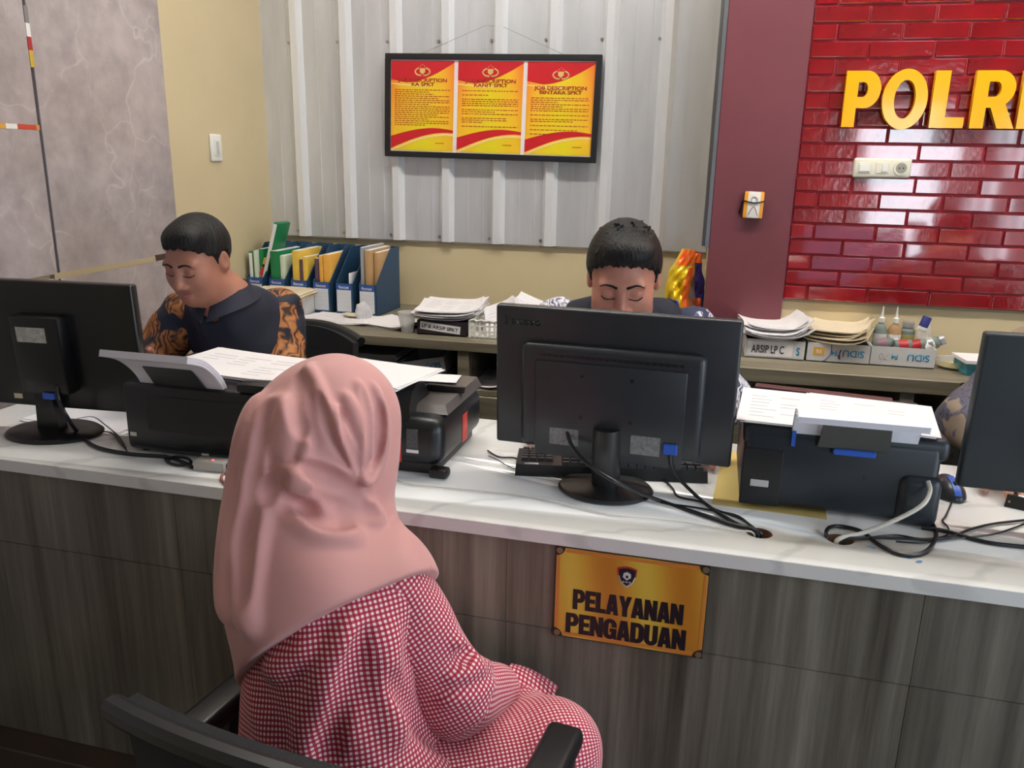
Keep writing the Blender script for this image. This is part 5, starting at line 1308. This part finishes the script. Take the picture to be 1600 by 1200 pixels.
def officer(label, hc, face, sk, neck, shR, shL, elR, elL, wrR, wrL, hdR, hdL, belly, pelvis, M_torso, M_sl, hs=1.0, grow=.004, seed=1, spikes=False, box=None, knees=None, buttons=True):
    """hc head centre, R/L = image left/right of the figure as the camera sees it"""
    t = thing('person', label, 'person', (0, 0, 0))
    R = frame(face); lo, hi = box
    F = Field(lo, hi, .003)
    add_head(F, hc, R, hs); add_neck(F, hc, R, neck, hs)
    F.chain([neck, belly, pelvis], [.07, .10, .11], .05); F.rc(shR, shL, .05, .05, .05)
    for sh_, el, wr, hd, sd in ((shR, elR, wrR, hdR, 1), (shL, elL, wrL, hdL, -1)):
        F.chain([sh_, el, wr], [.046, .038, .027], .02); add_hand(F, wr, hd, (0, 0, 1), sd, .36)
    o = F.mesh('body', sk, t); tint(o, F, hc, R, hs)
    H, L = hair_field(hc, R, hs, grow, seed)
    if spikes:
        rr = random.Random(4)
        for k in range(60):
            x, y = rr.uniform(-.060, .060), rr.uniform(-.05, .06); z0 = .122*math.sqrt(max(.05, 1-(x/.09)**2-((y-.01)/.12)**2))+.004
            H.rc(L(x, y, z0), L(x+rr.uniform(-.010, .016), y+rr.uniform(-.02, .006), z0+rr.uniform(.005, .016)), .0042, .0018, .006)
        for k in range(9):
            x = -.045+.09*k/8; q_ = surf(F, hc, R, hs, x, .078+rr.uniform(-.01, .004)); H.rc(L(x*.95, -.070, .092), q_+R @ np.array([0, -.003, 0]), .005, .002, .006)
        for k in range(7):
            a0 = rr.uniform(0, 6); x = -.03+.012*k; c_ = [L(x+.012*math.cos(a0+u), -.02+.03*rr.random(), .128+.012*math.sin(a0+u)+.004) for u in (0, .9, 1.8, 2.7)]
            H.chain(c_, [.0024]*4, .003)
    strands(H)
    H.mesh('hair', M_hair, t, 0)
    brows(hc, R, hs, t, M_hair, F)
    # shirt: torso, sleeves and collar
    T_ = Field(lo, hi, .004); nk = np.array(neck)
    up = unit(np.array(shL)-np.array(shR))
    T_.rc(np.array(shR)+[0, 0, -.012], np.array(shL)+[0, 0, -.012], .068, .068, .03)
    T_.chain([nk+[0, .012, -.05], (nk+np.array(belly))/2, belly, pelvis], [.095, .125, .135, .14], .05)
    qw = max(.02, np.linalg.norm(np.array(shL)-np.array(shR))*.5-.11)
    for q in (-qw, qw): T_.chain([(nk+np.array(belly))/2+up*q+[0, 0, .05], np.array(belly)+up*q, np.array(pelvis)+up*q], [.082, .088, .10], .05)
    T_.rc((np.array(shR)+nk)/2+[0, 0, .015], nk+[0, 0, .0], .05, .058, .04); T_.rc((np.array(shL)+nk)/2+[0, 0, .015], nk+[0, 0, .0], .05, .058, .04)
    T_.chain([np.array(hc)+R @ np.array([0, .0, -.09])*hs, nk+[0, -.03, .0]], [.055, .050], .012, '-')
    T_.warp(lambda x, y, z: .0035*np.sin(38*z+22*x+9*y)*np.sin(26*x-14*z)+.002*np.sin(70*x+30*z))
    sh_o = T_.mesh('shirt', M_torso, t, 2)
    for sh_, el, wr in ((shR, elR, wrR), (shL, elL, wrL)):
        S = Field(np.minimum(np.minimum(sh_, el), wr)-.12, np.maximum(np.maximum(sh_, el), wr)+.12, .004)
        c1 = np.array(wr)*.72+np.array(el)*.28
        S.chain([sh_, el, c1], [.072, .062, .047], .03)
        S.warp(lambda x, y, z: .004*np.sin(55*z+20*x)*np.sin(33*y+25*x)+.002*np.sin(90*z-30*x))
        S.mesh('sleeve', M_sl, t, 2)
    # collar flaps
    mb = MB(); fr = unit(np.array([face[0], face[1], 0])); rt = np.array([-fr[1], fr[0], 0]); cen = nk+np.array([0, 0, .026])+fr*.016
    def col(sg):
        def fn(u, v):
            a = PI*(.04+.93*u)*1.0; rad = .058+.026*v+.012*v*u
            p_ = cen-fr*math.cos(a)*rad*1.05+rt*sg*math.sin(a)*rad; z = .042*(1-u*.75)-v*(.030+.034*u**3)
            return (p_[0], p_[1], p_[2]+z)
        return fn
    for sg in (-1, 1): MB().sheet(col(sg), 16, 5, .003).build('collar', M_torso, sh_o)
    # seated legs
    G = Field(np.array(pelvis)-[.3, .62, .555], np.array(pelvis)+[.3, .2, .12], .006); pv = np.array(pelvis)
    for q in (-1, 1):
        h_ = pv+up*q*.09; kn = h_+np.array([0, -.34, .02]); G.chain([h_, kn, kn+[0, .06, -.44], kn+[0, .06, -.50]], [.10, .072, .05, .045], .04); G.chain([kn+[0, .07, -.525], kn+[0, -.08, -.535]], [.042, .036], .02)
    G.mesh('trousers', M_trouser, t)
    return t
sk1 = skin_mat('skin_tan', (164, 110, 90), (150, 84, 78)); sk2 = skin_mat('skin_ruddy', (194, 132, 112), (170, 92, 86)); sk3 = skin_mat('skin_plain', (194, 138, 112), (160, 90, 84))
h1c = far(311, 408, 2.27)
officer('officer with black hair in navy shirt with gold batik sleeves, looking down at left', h1c, (-.08, -.93, -.34), sk1,
        (h1c[0]+.035, h1c[1]+.075, 1.085), (-1.385, 1.995, 1.035), (-1.150, 2.105, 1.045), (-1.475, 1.93, .905), (-1.10, 2.02, .90), (-1.375, 1.80, .92), (-1.29, 1.90, .885),
        (.25, -.55, .75), (-.3, -.95, -.08), (-1.235, 2.135, .82), (-1.22, 2.2, .56), M_navy, M_batik1, .89, .006, 2, False, ((-1.62, 1.6, .40), (-.90, 2.40, 1.42)))
h2c = far(974, 436, 2.05)
officer('officer with tousled black hair looking down behind the middle monitor', h2c, (.06, -.93, -.36), sk2,
        (h2c[0]-.0, h2c[1]+.10, 1.085), (h2c[0]-.185, 2.19, 1.045), (h2c[0]+.185, 2.19, 1.045), (-.42, 2.06, .91), (.105, 2.05, .905), (-.29, 1.865, .885), (.04, 1.855, .885),
        (.1, -1, -.12), (.02, -1, -.12), (h2c[0], 2.22, .82), (h2c[0], 2.26, .56), M_navy, M_batik2, 1.06, .008, 5, True, ((-.56, 1.62, .40), (.26, 2.45, 1.42)))
h3c = np.array([1.02, 2.05, 1.22])
officer('person in grey patterned shirt typing, mostly hidden behind the right monitor', h3c, (-.05, -.95, -.3), sk3,
        (1.02, 2.15, 1.085), (.84, 2.19, 1.04), (1.20, 2.19, 1.04), (.665, 2.03, .905), (1.30, 2.05, .905), (.685, 1.83, .885), (1.05, 1.80, .885),
        (.05, -1, -.12), (-.1, -1, -.12), (1.02, 2.22, .82), (1.02, 2.26, .56), M_camo, M_camo, 1.0, .004, 9, False, ((.52, 1.60, .40), (1.44, 2.45, 1.42)))

# ---- the visitor
wm = thing('person', 'woman in dusty pink headscarf and red gingham clothes seated before the counter', 'person', (0, 0, 0))
Hc = np.array([-.510, 1.085, 1.070]); RW = frame(unit([.60, .76, -.42])); tW = unit([.35, .94, 0]); rW = unit([.94, -.35, 0]); RT = np.stack([rW, tW, [0, 0, 1]], 1)
pel, wai, che, upp, nek = [np.array(q) for q in ((-.455, .955, .545), (-.478, .965, .66), (-.505, .995, .785), (-.525, 1.025, .875), (-.535, 1.05, .945))]
Rs, Re, Rw_ = [np.array(q) for q in ((-.412, 1.025, .868), (-.310, 1.055, .668), (-.272, 1.185, .598))]
Ls, Le, Lw = [np.array(q) for q in ((-.592, 1.105, .862), (-.58, 1.20, .67), (-.40, 1.235, .60))]
kR, kL = np.array([-.165, 1.130, .535]), np.array([-.255, 1.225, .500])
B = Field((-.80, .78, -.02), (-.0, 1.40, 1.25), .004)
add_head(B, Hc, RW, .93); add_neck(B, Hc, RW, nek, .9)
B.chain([nek, che, wai, pel], [.045, .075, .08, .10], .05); B.rc(Rs, Ls, .036, .036, .04)
B.chain([Rs, Re, Rw_], [.042, .036, .025], .02); B.chain([Ls, Le, Lw], [.042, .036, .025], .02)
add_hand(B, Rw_, unit([-.25, .75, -.25]), (.2, .1, 1), -1, .6, .92); add_hand(B, Lw, unit([.95, -.1, -.25]), (0, .2, 1), 1, .6, .92)
for kn, q in ((kR, .0), (kL, .06)):
    B.chain([pel+[-.0, q, -.03], kn, kn+[.01, .02, -.26], [kn[0]+.02, kn[1]+.03, .09], [kn[0]+.02, kn[1]+.03, .05]], [.080, .055, .045, .036, .034], .03); B.chain([[kn[0]+.02, kn[1]+.02, .036], [kn[0]+.13, kn[1]+.03, .03]], [.036, .028], .02)
skw = skin_mat('skin_warm', (196, 138, 112), (160, 84, 84))
bo = B.mesh('body', skw, wm); tint(bo, B, Hc, RW, .93)
def cyl_weave(P, a, b, rmean, ref):
    a = np.array(a); ax = unit(np.array(b)-a); e1 = unit(np.array(ref)-np.dot(ref, ax)*ax); e2 = np.cross(ax, e1); q = P-a
    return np.stack([np.arctan2(q@e2, q@e1)*rmean, q@ax, np.zeros(len(P))], 1)
def torso(F, g):
    F.ell(che+[.01, 0, 0], (.132+g, .105+g, .150), RT, .05); F.ell(upp+[.008, 0, -.015], (.135+g, .085+g, .085), RT, .05); F.ell(wai, (.142+g, .112+g, .14), RT, .05)
    F.ell(pel+[0, 0, .005], (.178+g, .150+g, .13), RT, .05); F.rc(Rs, Ls, .046+g, .046+g, .05); F.rc(nek-[0, 0, .02], upp, .06+g, .09+g, .05); return F
BL_ = torso(Field((-.80, .72, .36), (-.14, 1.32, 1.02), .004), .006)
BL_.fold([(548, 985), (535, 1025), (505, 1090), (470, 1190)], .016, .03, .5); BL_.fold([(575, 985), (560, 1040), (530, 1120), (505, 1195)], .012, .02, .3, '-')
BL_.fold([(600, 985), (600, 1070), (620, 1150)], .014, .03, .5); BL_.fold([(490, 1005), (455, 1030), (420, 1050)], .012, .02, .5)
BL_.fold([(640, 1000), (690, 1090), (750, 1150)], .016, .03, .5); BL_.fold([(620, 1060), (660, 1130), (700, 1170)], .012, .02, .3, '-')
BL_.warp(lambda x, y, z: .003*np.sin(40*z+30*x)*np.sin(24*y-18*z)+.0015*np.sin(80*x+50*z))
o = BL_.mesh('blouse', M_ging, wm, 2); vattr(o, 'weave', cyl_weave(BL_.P, pel, nek, .15, (0, -1, 0)))
for nm, pts, rs in (('sleeve', (Rs, Re, Rw_*.9+Re*.1), (.068, .056, .046)), ('sleeve', (Ls, Le, Lw), (.070, .058, .046))):
    S = Field(np.min(pts, 0)-.13, np.max(pts, 0)+.13, .004); S.chain(pts, rs, .035)
    if pts[0] is Rs:
        S.fold([(706, 1000), (728, 1022), (745, 1046)], .009, .016, .5); S.fold([(700, 1060), (735, 1050), (765, 1040)], .009, .016, .5); S.fold([(690, 1095), (730, 1085), (770, 1070)], .008, .016, .5)
        S.fold([(715, 1028), (742, 1012), (752, 1010)], .007, .012, .3, '-')
    S.warp(lambda x, y, z: .003*np.sin(60*z+30*x)*np.sin(35*y+20*x))
    o = S.mesh(nm, M_ging, wm, 2)
    wa = cyl_weave(S.P, pts[0], pts[1], .065, (0, -1, 0)); wb_ = cyl_weave(S.P, pts[1], pts[2], .055, (0, 0, -1))
    u1 = unit(pts[1]-pts[0]); u2 = unit(pts[2]-pts[1]); sel = ((S.P-pts[1]) @ (u1+u2)) > 0
    wa[sel] = wb_[sel]; vattr(o, 'weave', wa)
SK = Field((-.70, .76, .10), (.03, 1.34, .72), .005)
SK.ell(pel+[.01, .01, -.03], (.185, .17, .115), RT, .05)
SK.chain([pel+[.06, .02, -.03], kR], [.098, .077], .05); SK.chain([pel+[0, .08, -.04], kL], [.095, .068], .05); SK.chain([kR, kR+[.02, .0, -.36]], [.075, .085], .04); SK.chain([kL, kL+[0, -.01, -.34]], [.068, .075], .04)
SK.chain([(pel+kR)/2+[0, .06, -.02], (kR+kL)/2+[0, 0, -.02]], [.08, .06], .05)
SK.warp(lambda x, y, z: .003*np.sin(34*x+20*z)*np.sin(30*y+12*x))
o = SK.mesh('skirt', M_ging, wm, 2)
wv1 = cyl_weave(SK.P, pel, kR, .1, (0, 0, -1)); wv2 = cyl_weave(SK.P, kR, kR+[0, 0, -.3], .1, (-1, 0, 0)); sel = SK.P[:, 2] < .50; wv1[sel] = wv2[sel]; vattr(o, 'weave', wv1)
# tunic flap over the far knee
fl = np.array([-.275, 1.215, .590])
def flap(u, v): return (fl[0]+.085*u+.008*v, fl[1]+.015*u+.06*v-.01, fl[2]-.010*u-.035*u*u-.005*math.sin(v*6))
ff = MB().sheet(flap, 14, 8, .003).build('tunic_hem', M_ging, wm); vattr(ff, 'weave', [(v.co.x, v.co.y, 0) for v in ff.data.vertices])
# headscarf
HJ = Field((-.84, .70, .60), (-.14, 1.34, 1.26), .0035)
torso(HJ, .014); HJ.rc(Rs+[-.004, .002, .0], Rs*.6+Re*.4, .069, .069, .03); HJ.rc(Hc+RW @ np.array([-.0, -.03, -.10]), Rs+[0, 0, .0], .055, .058, .05); HJ.rc(Ls, Ls*.6+Le*.4, .070, .066, .03)
HJ.ell(che+[.0, -.03, .04], (.095, .08, .15), RT, .06)
HJ.ell(Hc+RW @ np.array([0, .010, .016]), (.086, .106, .110), RW, .03); HJ.ell(Hc+RW @ np.array([0, -.03, -.05]), (.078, .078, .085), RW, .04)
HJ.chain([Hc+RW @ np.array([0, .05, -.02]), nek+np.array([-.018, -.035, -.0]), upp+[-.005, -.04, -.02]], [.080, .080, .085], .06)
HJ.chain([Hc+RW @ np.array([0, -.02, -.07]), nek+tW*.03], [.075, .09], .05)
HJ.ell(Hc+RW @ np.array([0, -.118, -.012]), (.050, .040, .070), RW, .012, '-')
pA, pB, pC = [HJ.hit(*q) for q in ((672, 892), (412, 1012), (545, 938))]
nn_ = np.cross(pB-pA, pC-pA); nn_ = -nn_ if nn_[2] > 0 else nn_
Z = lambda *q: [(320+x/3.333, 540+y/3.333) for x, y in q]
R1, G1 = (.0065, .011, .15), (.0050, .009, .0, '-')          # crisp ridge, crisp groove
R2, G2 = (.010, .022, .35), (.0085, .016, .0, '-')          # soft ridge, soft groove
HJ.fold(Z((285, 300), (240, 470), (205, 650), (175, 850), (150, 1050), (135, 1250), (140, 1400)), .010, .03, .5)
HJ.fold(Z((375, 310), (340, 470), (310, 640), (290, 720), (262, 900), (245, 1100), (240, 1300), (240, 1450)), .010, .03, .45)
HJ.fold(Z((335, 290), (290, 460), (255, 640), (225, 830), (195, 1000), (180, 1180), (172, 1330)), *G2)
HJ.fold(Z((410, 330), (400, 480), (375, 600), (385, 690)), *G2); HJ.fold(Z((450, 300), (440, 440), (420, 600)), *R2)
HJ.fold(Z((440, 690), (560, 720), (680, 760), (800, 830), (900, 900)), *R2); HJ.fold(Z((400, 700), (470, 690), (540, 705)), *R2)
HJ.fold(Z((395, 690), (345, 730), (320, 800)), *G2); HJ.fold(Z((430, 780), (480, 860), (560, 900)), *G2); HJ.fold(Z((600, 760), (680, 820), (780, 850), (900, 870)), *G2)
HJ.fold(Z((450, 900), (600, 960), (800, 1000)), *R2); HJ.fold(Z((500, 840), (620, 900), (760, 920)), *G2)
HJ.fold(Z((545, 105), (505, 230), (520, 340), (550, 460), (515, 575)), .0085, .013, .2); HJ.fold(Z((500, 150), (480, 260), (495, 360), (515, 450)), *G2)
HJ.fold(Z((575, 150), (548, 260), (565, 400), (585, 520)), *G1)
HJ.fold(Z((560, 130), (600, 240), (640, 350), (700, 480), (755, 590), (830, 690)), *R1); HJ.fold(Z((590, 260), (650, 420), (720, 560), (800, 690), (880, 790)), *G1)
HJ.fold(Z((515, 585), (600, 625), (700, 670), (800, 725)), .0075, .012, .2); HJ.fold(Z((540, 640), (640, 690), (740, 745), (830, 800)), *G2)
HJ.fold(Z((680, 330), (720, 460), (790, 620), (835, 700)), *R1); HJ.fold(Z((715, 330), (750, 460), (805, 610), (838, 690)), *G1)
HJ.fold(Z((730, 260), (770, 340), (800, 430), (815, 520)), *R1)
HJ.fold(Z((795, 200), (840, 330), (850, 480), (840, 620), (836, 700)), *R1); HJ.fold(Z((822, 220), (864, 380), (868, 520), (852, 660)), *G1)
HJ.fold(Z((880, 210), (930, 340), (930, 500), (890, 640), (845, 720)), *R1); HJ.fold(Z((905, 300), (915, 440), (895, 560), (858, 690)), *G1)
HJ.cut(pA, nn_, .004)
HJ.warp(lambda x, y, z: .0012*np.sin(30*z+26*x)*np.sin(22*y-12*z))
HJ.mesh('headscarf', M_hijab, wm, 0)
print('VISITOR plane', pA, pB, nn_)

# ================================================================== CHAIRS
M_chair = mat('chair_black', (26, 27, 31), .45, bump=.05, bscale=300); M_mesh = mat('chair_fabric', (30, 31, 35), .8, bump=.3, bscale=500); M_pad = mat('arm_pad', (18, 18, 21), .35)
def office_chair(label, loc, rotz, seat_z=.46, arm=True, back_top=.80, back_w=.47, arm_h=.655):
    """faces local +y"""
    t = thing('office_chair', label, 'chair', loc, rotz)
    MB().box(-.24, .24, -.24, .24, seat_z-.07, seat_z-.005, .03, 4).build('seat', M_mesh, t)
    def back(u, v):
        x = (u-.5)*back_w; z = seat_z+.06+(back_top-seat_z-.06)*v; return (x, -.275-.03*v+.045*(2*u-1)**2, z-.03*(2*u-1)**2*v)
    MB().sheet(back, 16, 10, -.022).build('backrest', M_mesh, t)
    e = [back(k/20, 1) for k in range(21)]
    MB().tube([(a, b-.012, c) for a, b, c in e], .017, 10, 0).build('top_rail', M_chair, t)
    MB().tube([(0, -.05, seat_z-.08), (0, -.26, seat_z-.06), (0, -.315, seat_z+.12), (0, -.325, seat_z+.22)], .02, 8).build('back_support', M_chair, t)
    if arm:
        for s in (-1, 1):
            MB().box(s*.257-.028, s*.257+.028, -.16, .09, arm_h-.035, arm_h, .012, 4).build('arm_pad', M_pad, t)
            MB().tube([(s*.22, -.02, seat_z-.06), (s*.257, -.03, seat_z-.04), (s*.262, -.04, seat_z+.08), (s*.257, -.04, arm_h-.03)], .018, 8).build('arm_post', M_chair, t)
            MB().tube([(s*.257, .085, arm_h-.025), (s*.257, .10, arm_h-.06), (s*.257, .06, arm_h-.12), (s*.257, -.0, seat_z+.02)], .014, 8).build('arm_brace', M_chair, t)
    MB().cyl((0, 0, .12), .025, seat_z-.18, 16).build('gas_column', M_chair, t)
    for k in range(5):
        a = 2*PI*k/5+.3
        MB().tube([(0, 0, .13), (.16*math.cos(a), .16*math.sin(a), .11), (.28*math.cos(a), .28*math.sin(a), .075)], .022, 8, 4, r2=.014).build('base_arm', M_chair, t)
        MB().cyl((.28*math.cos(a)-.012, .28*math.sin(a), .028), .027, .024, 16, 0).build('caster', M_pad, t)
    return t
office_chair('black office chair with armrests under the visitor', (-.398, .985, 0), math.radians(-9), .455, True, .832, .47, .672)
office_chair('black office chair behind the officer at left', (-1.30, 2.20, 0), PI-.22, .46, True, .93, .42)
office_chair('black office chair under the middle officer', (h2c[0], 2.24, 0), PI, .46, True, .88)
office_chair('black office chair under the person at right', (1.0, 2.2, 0), PI-.1, .46, True, .90)
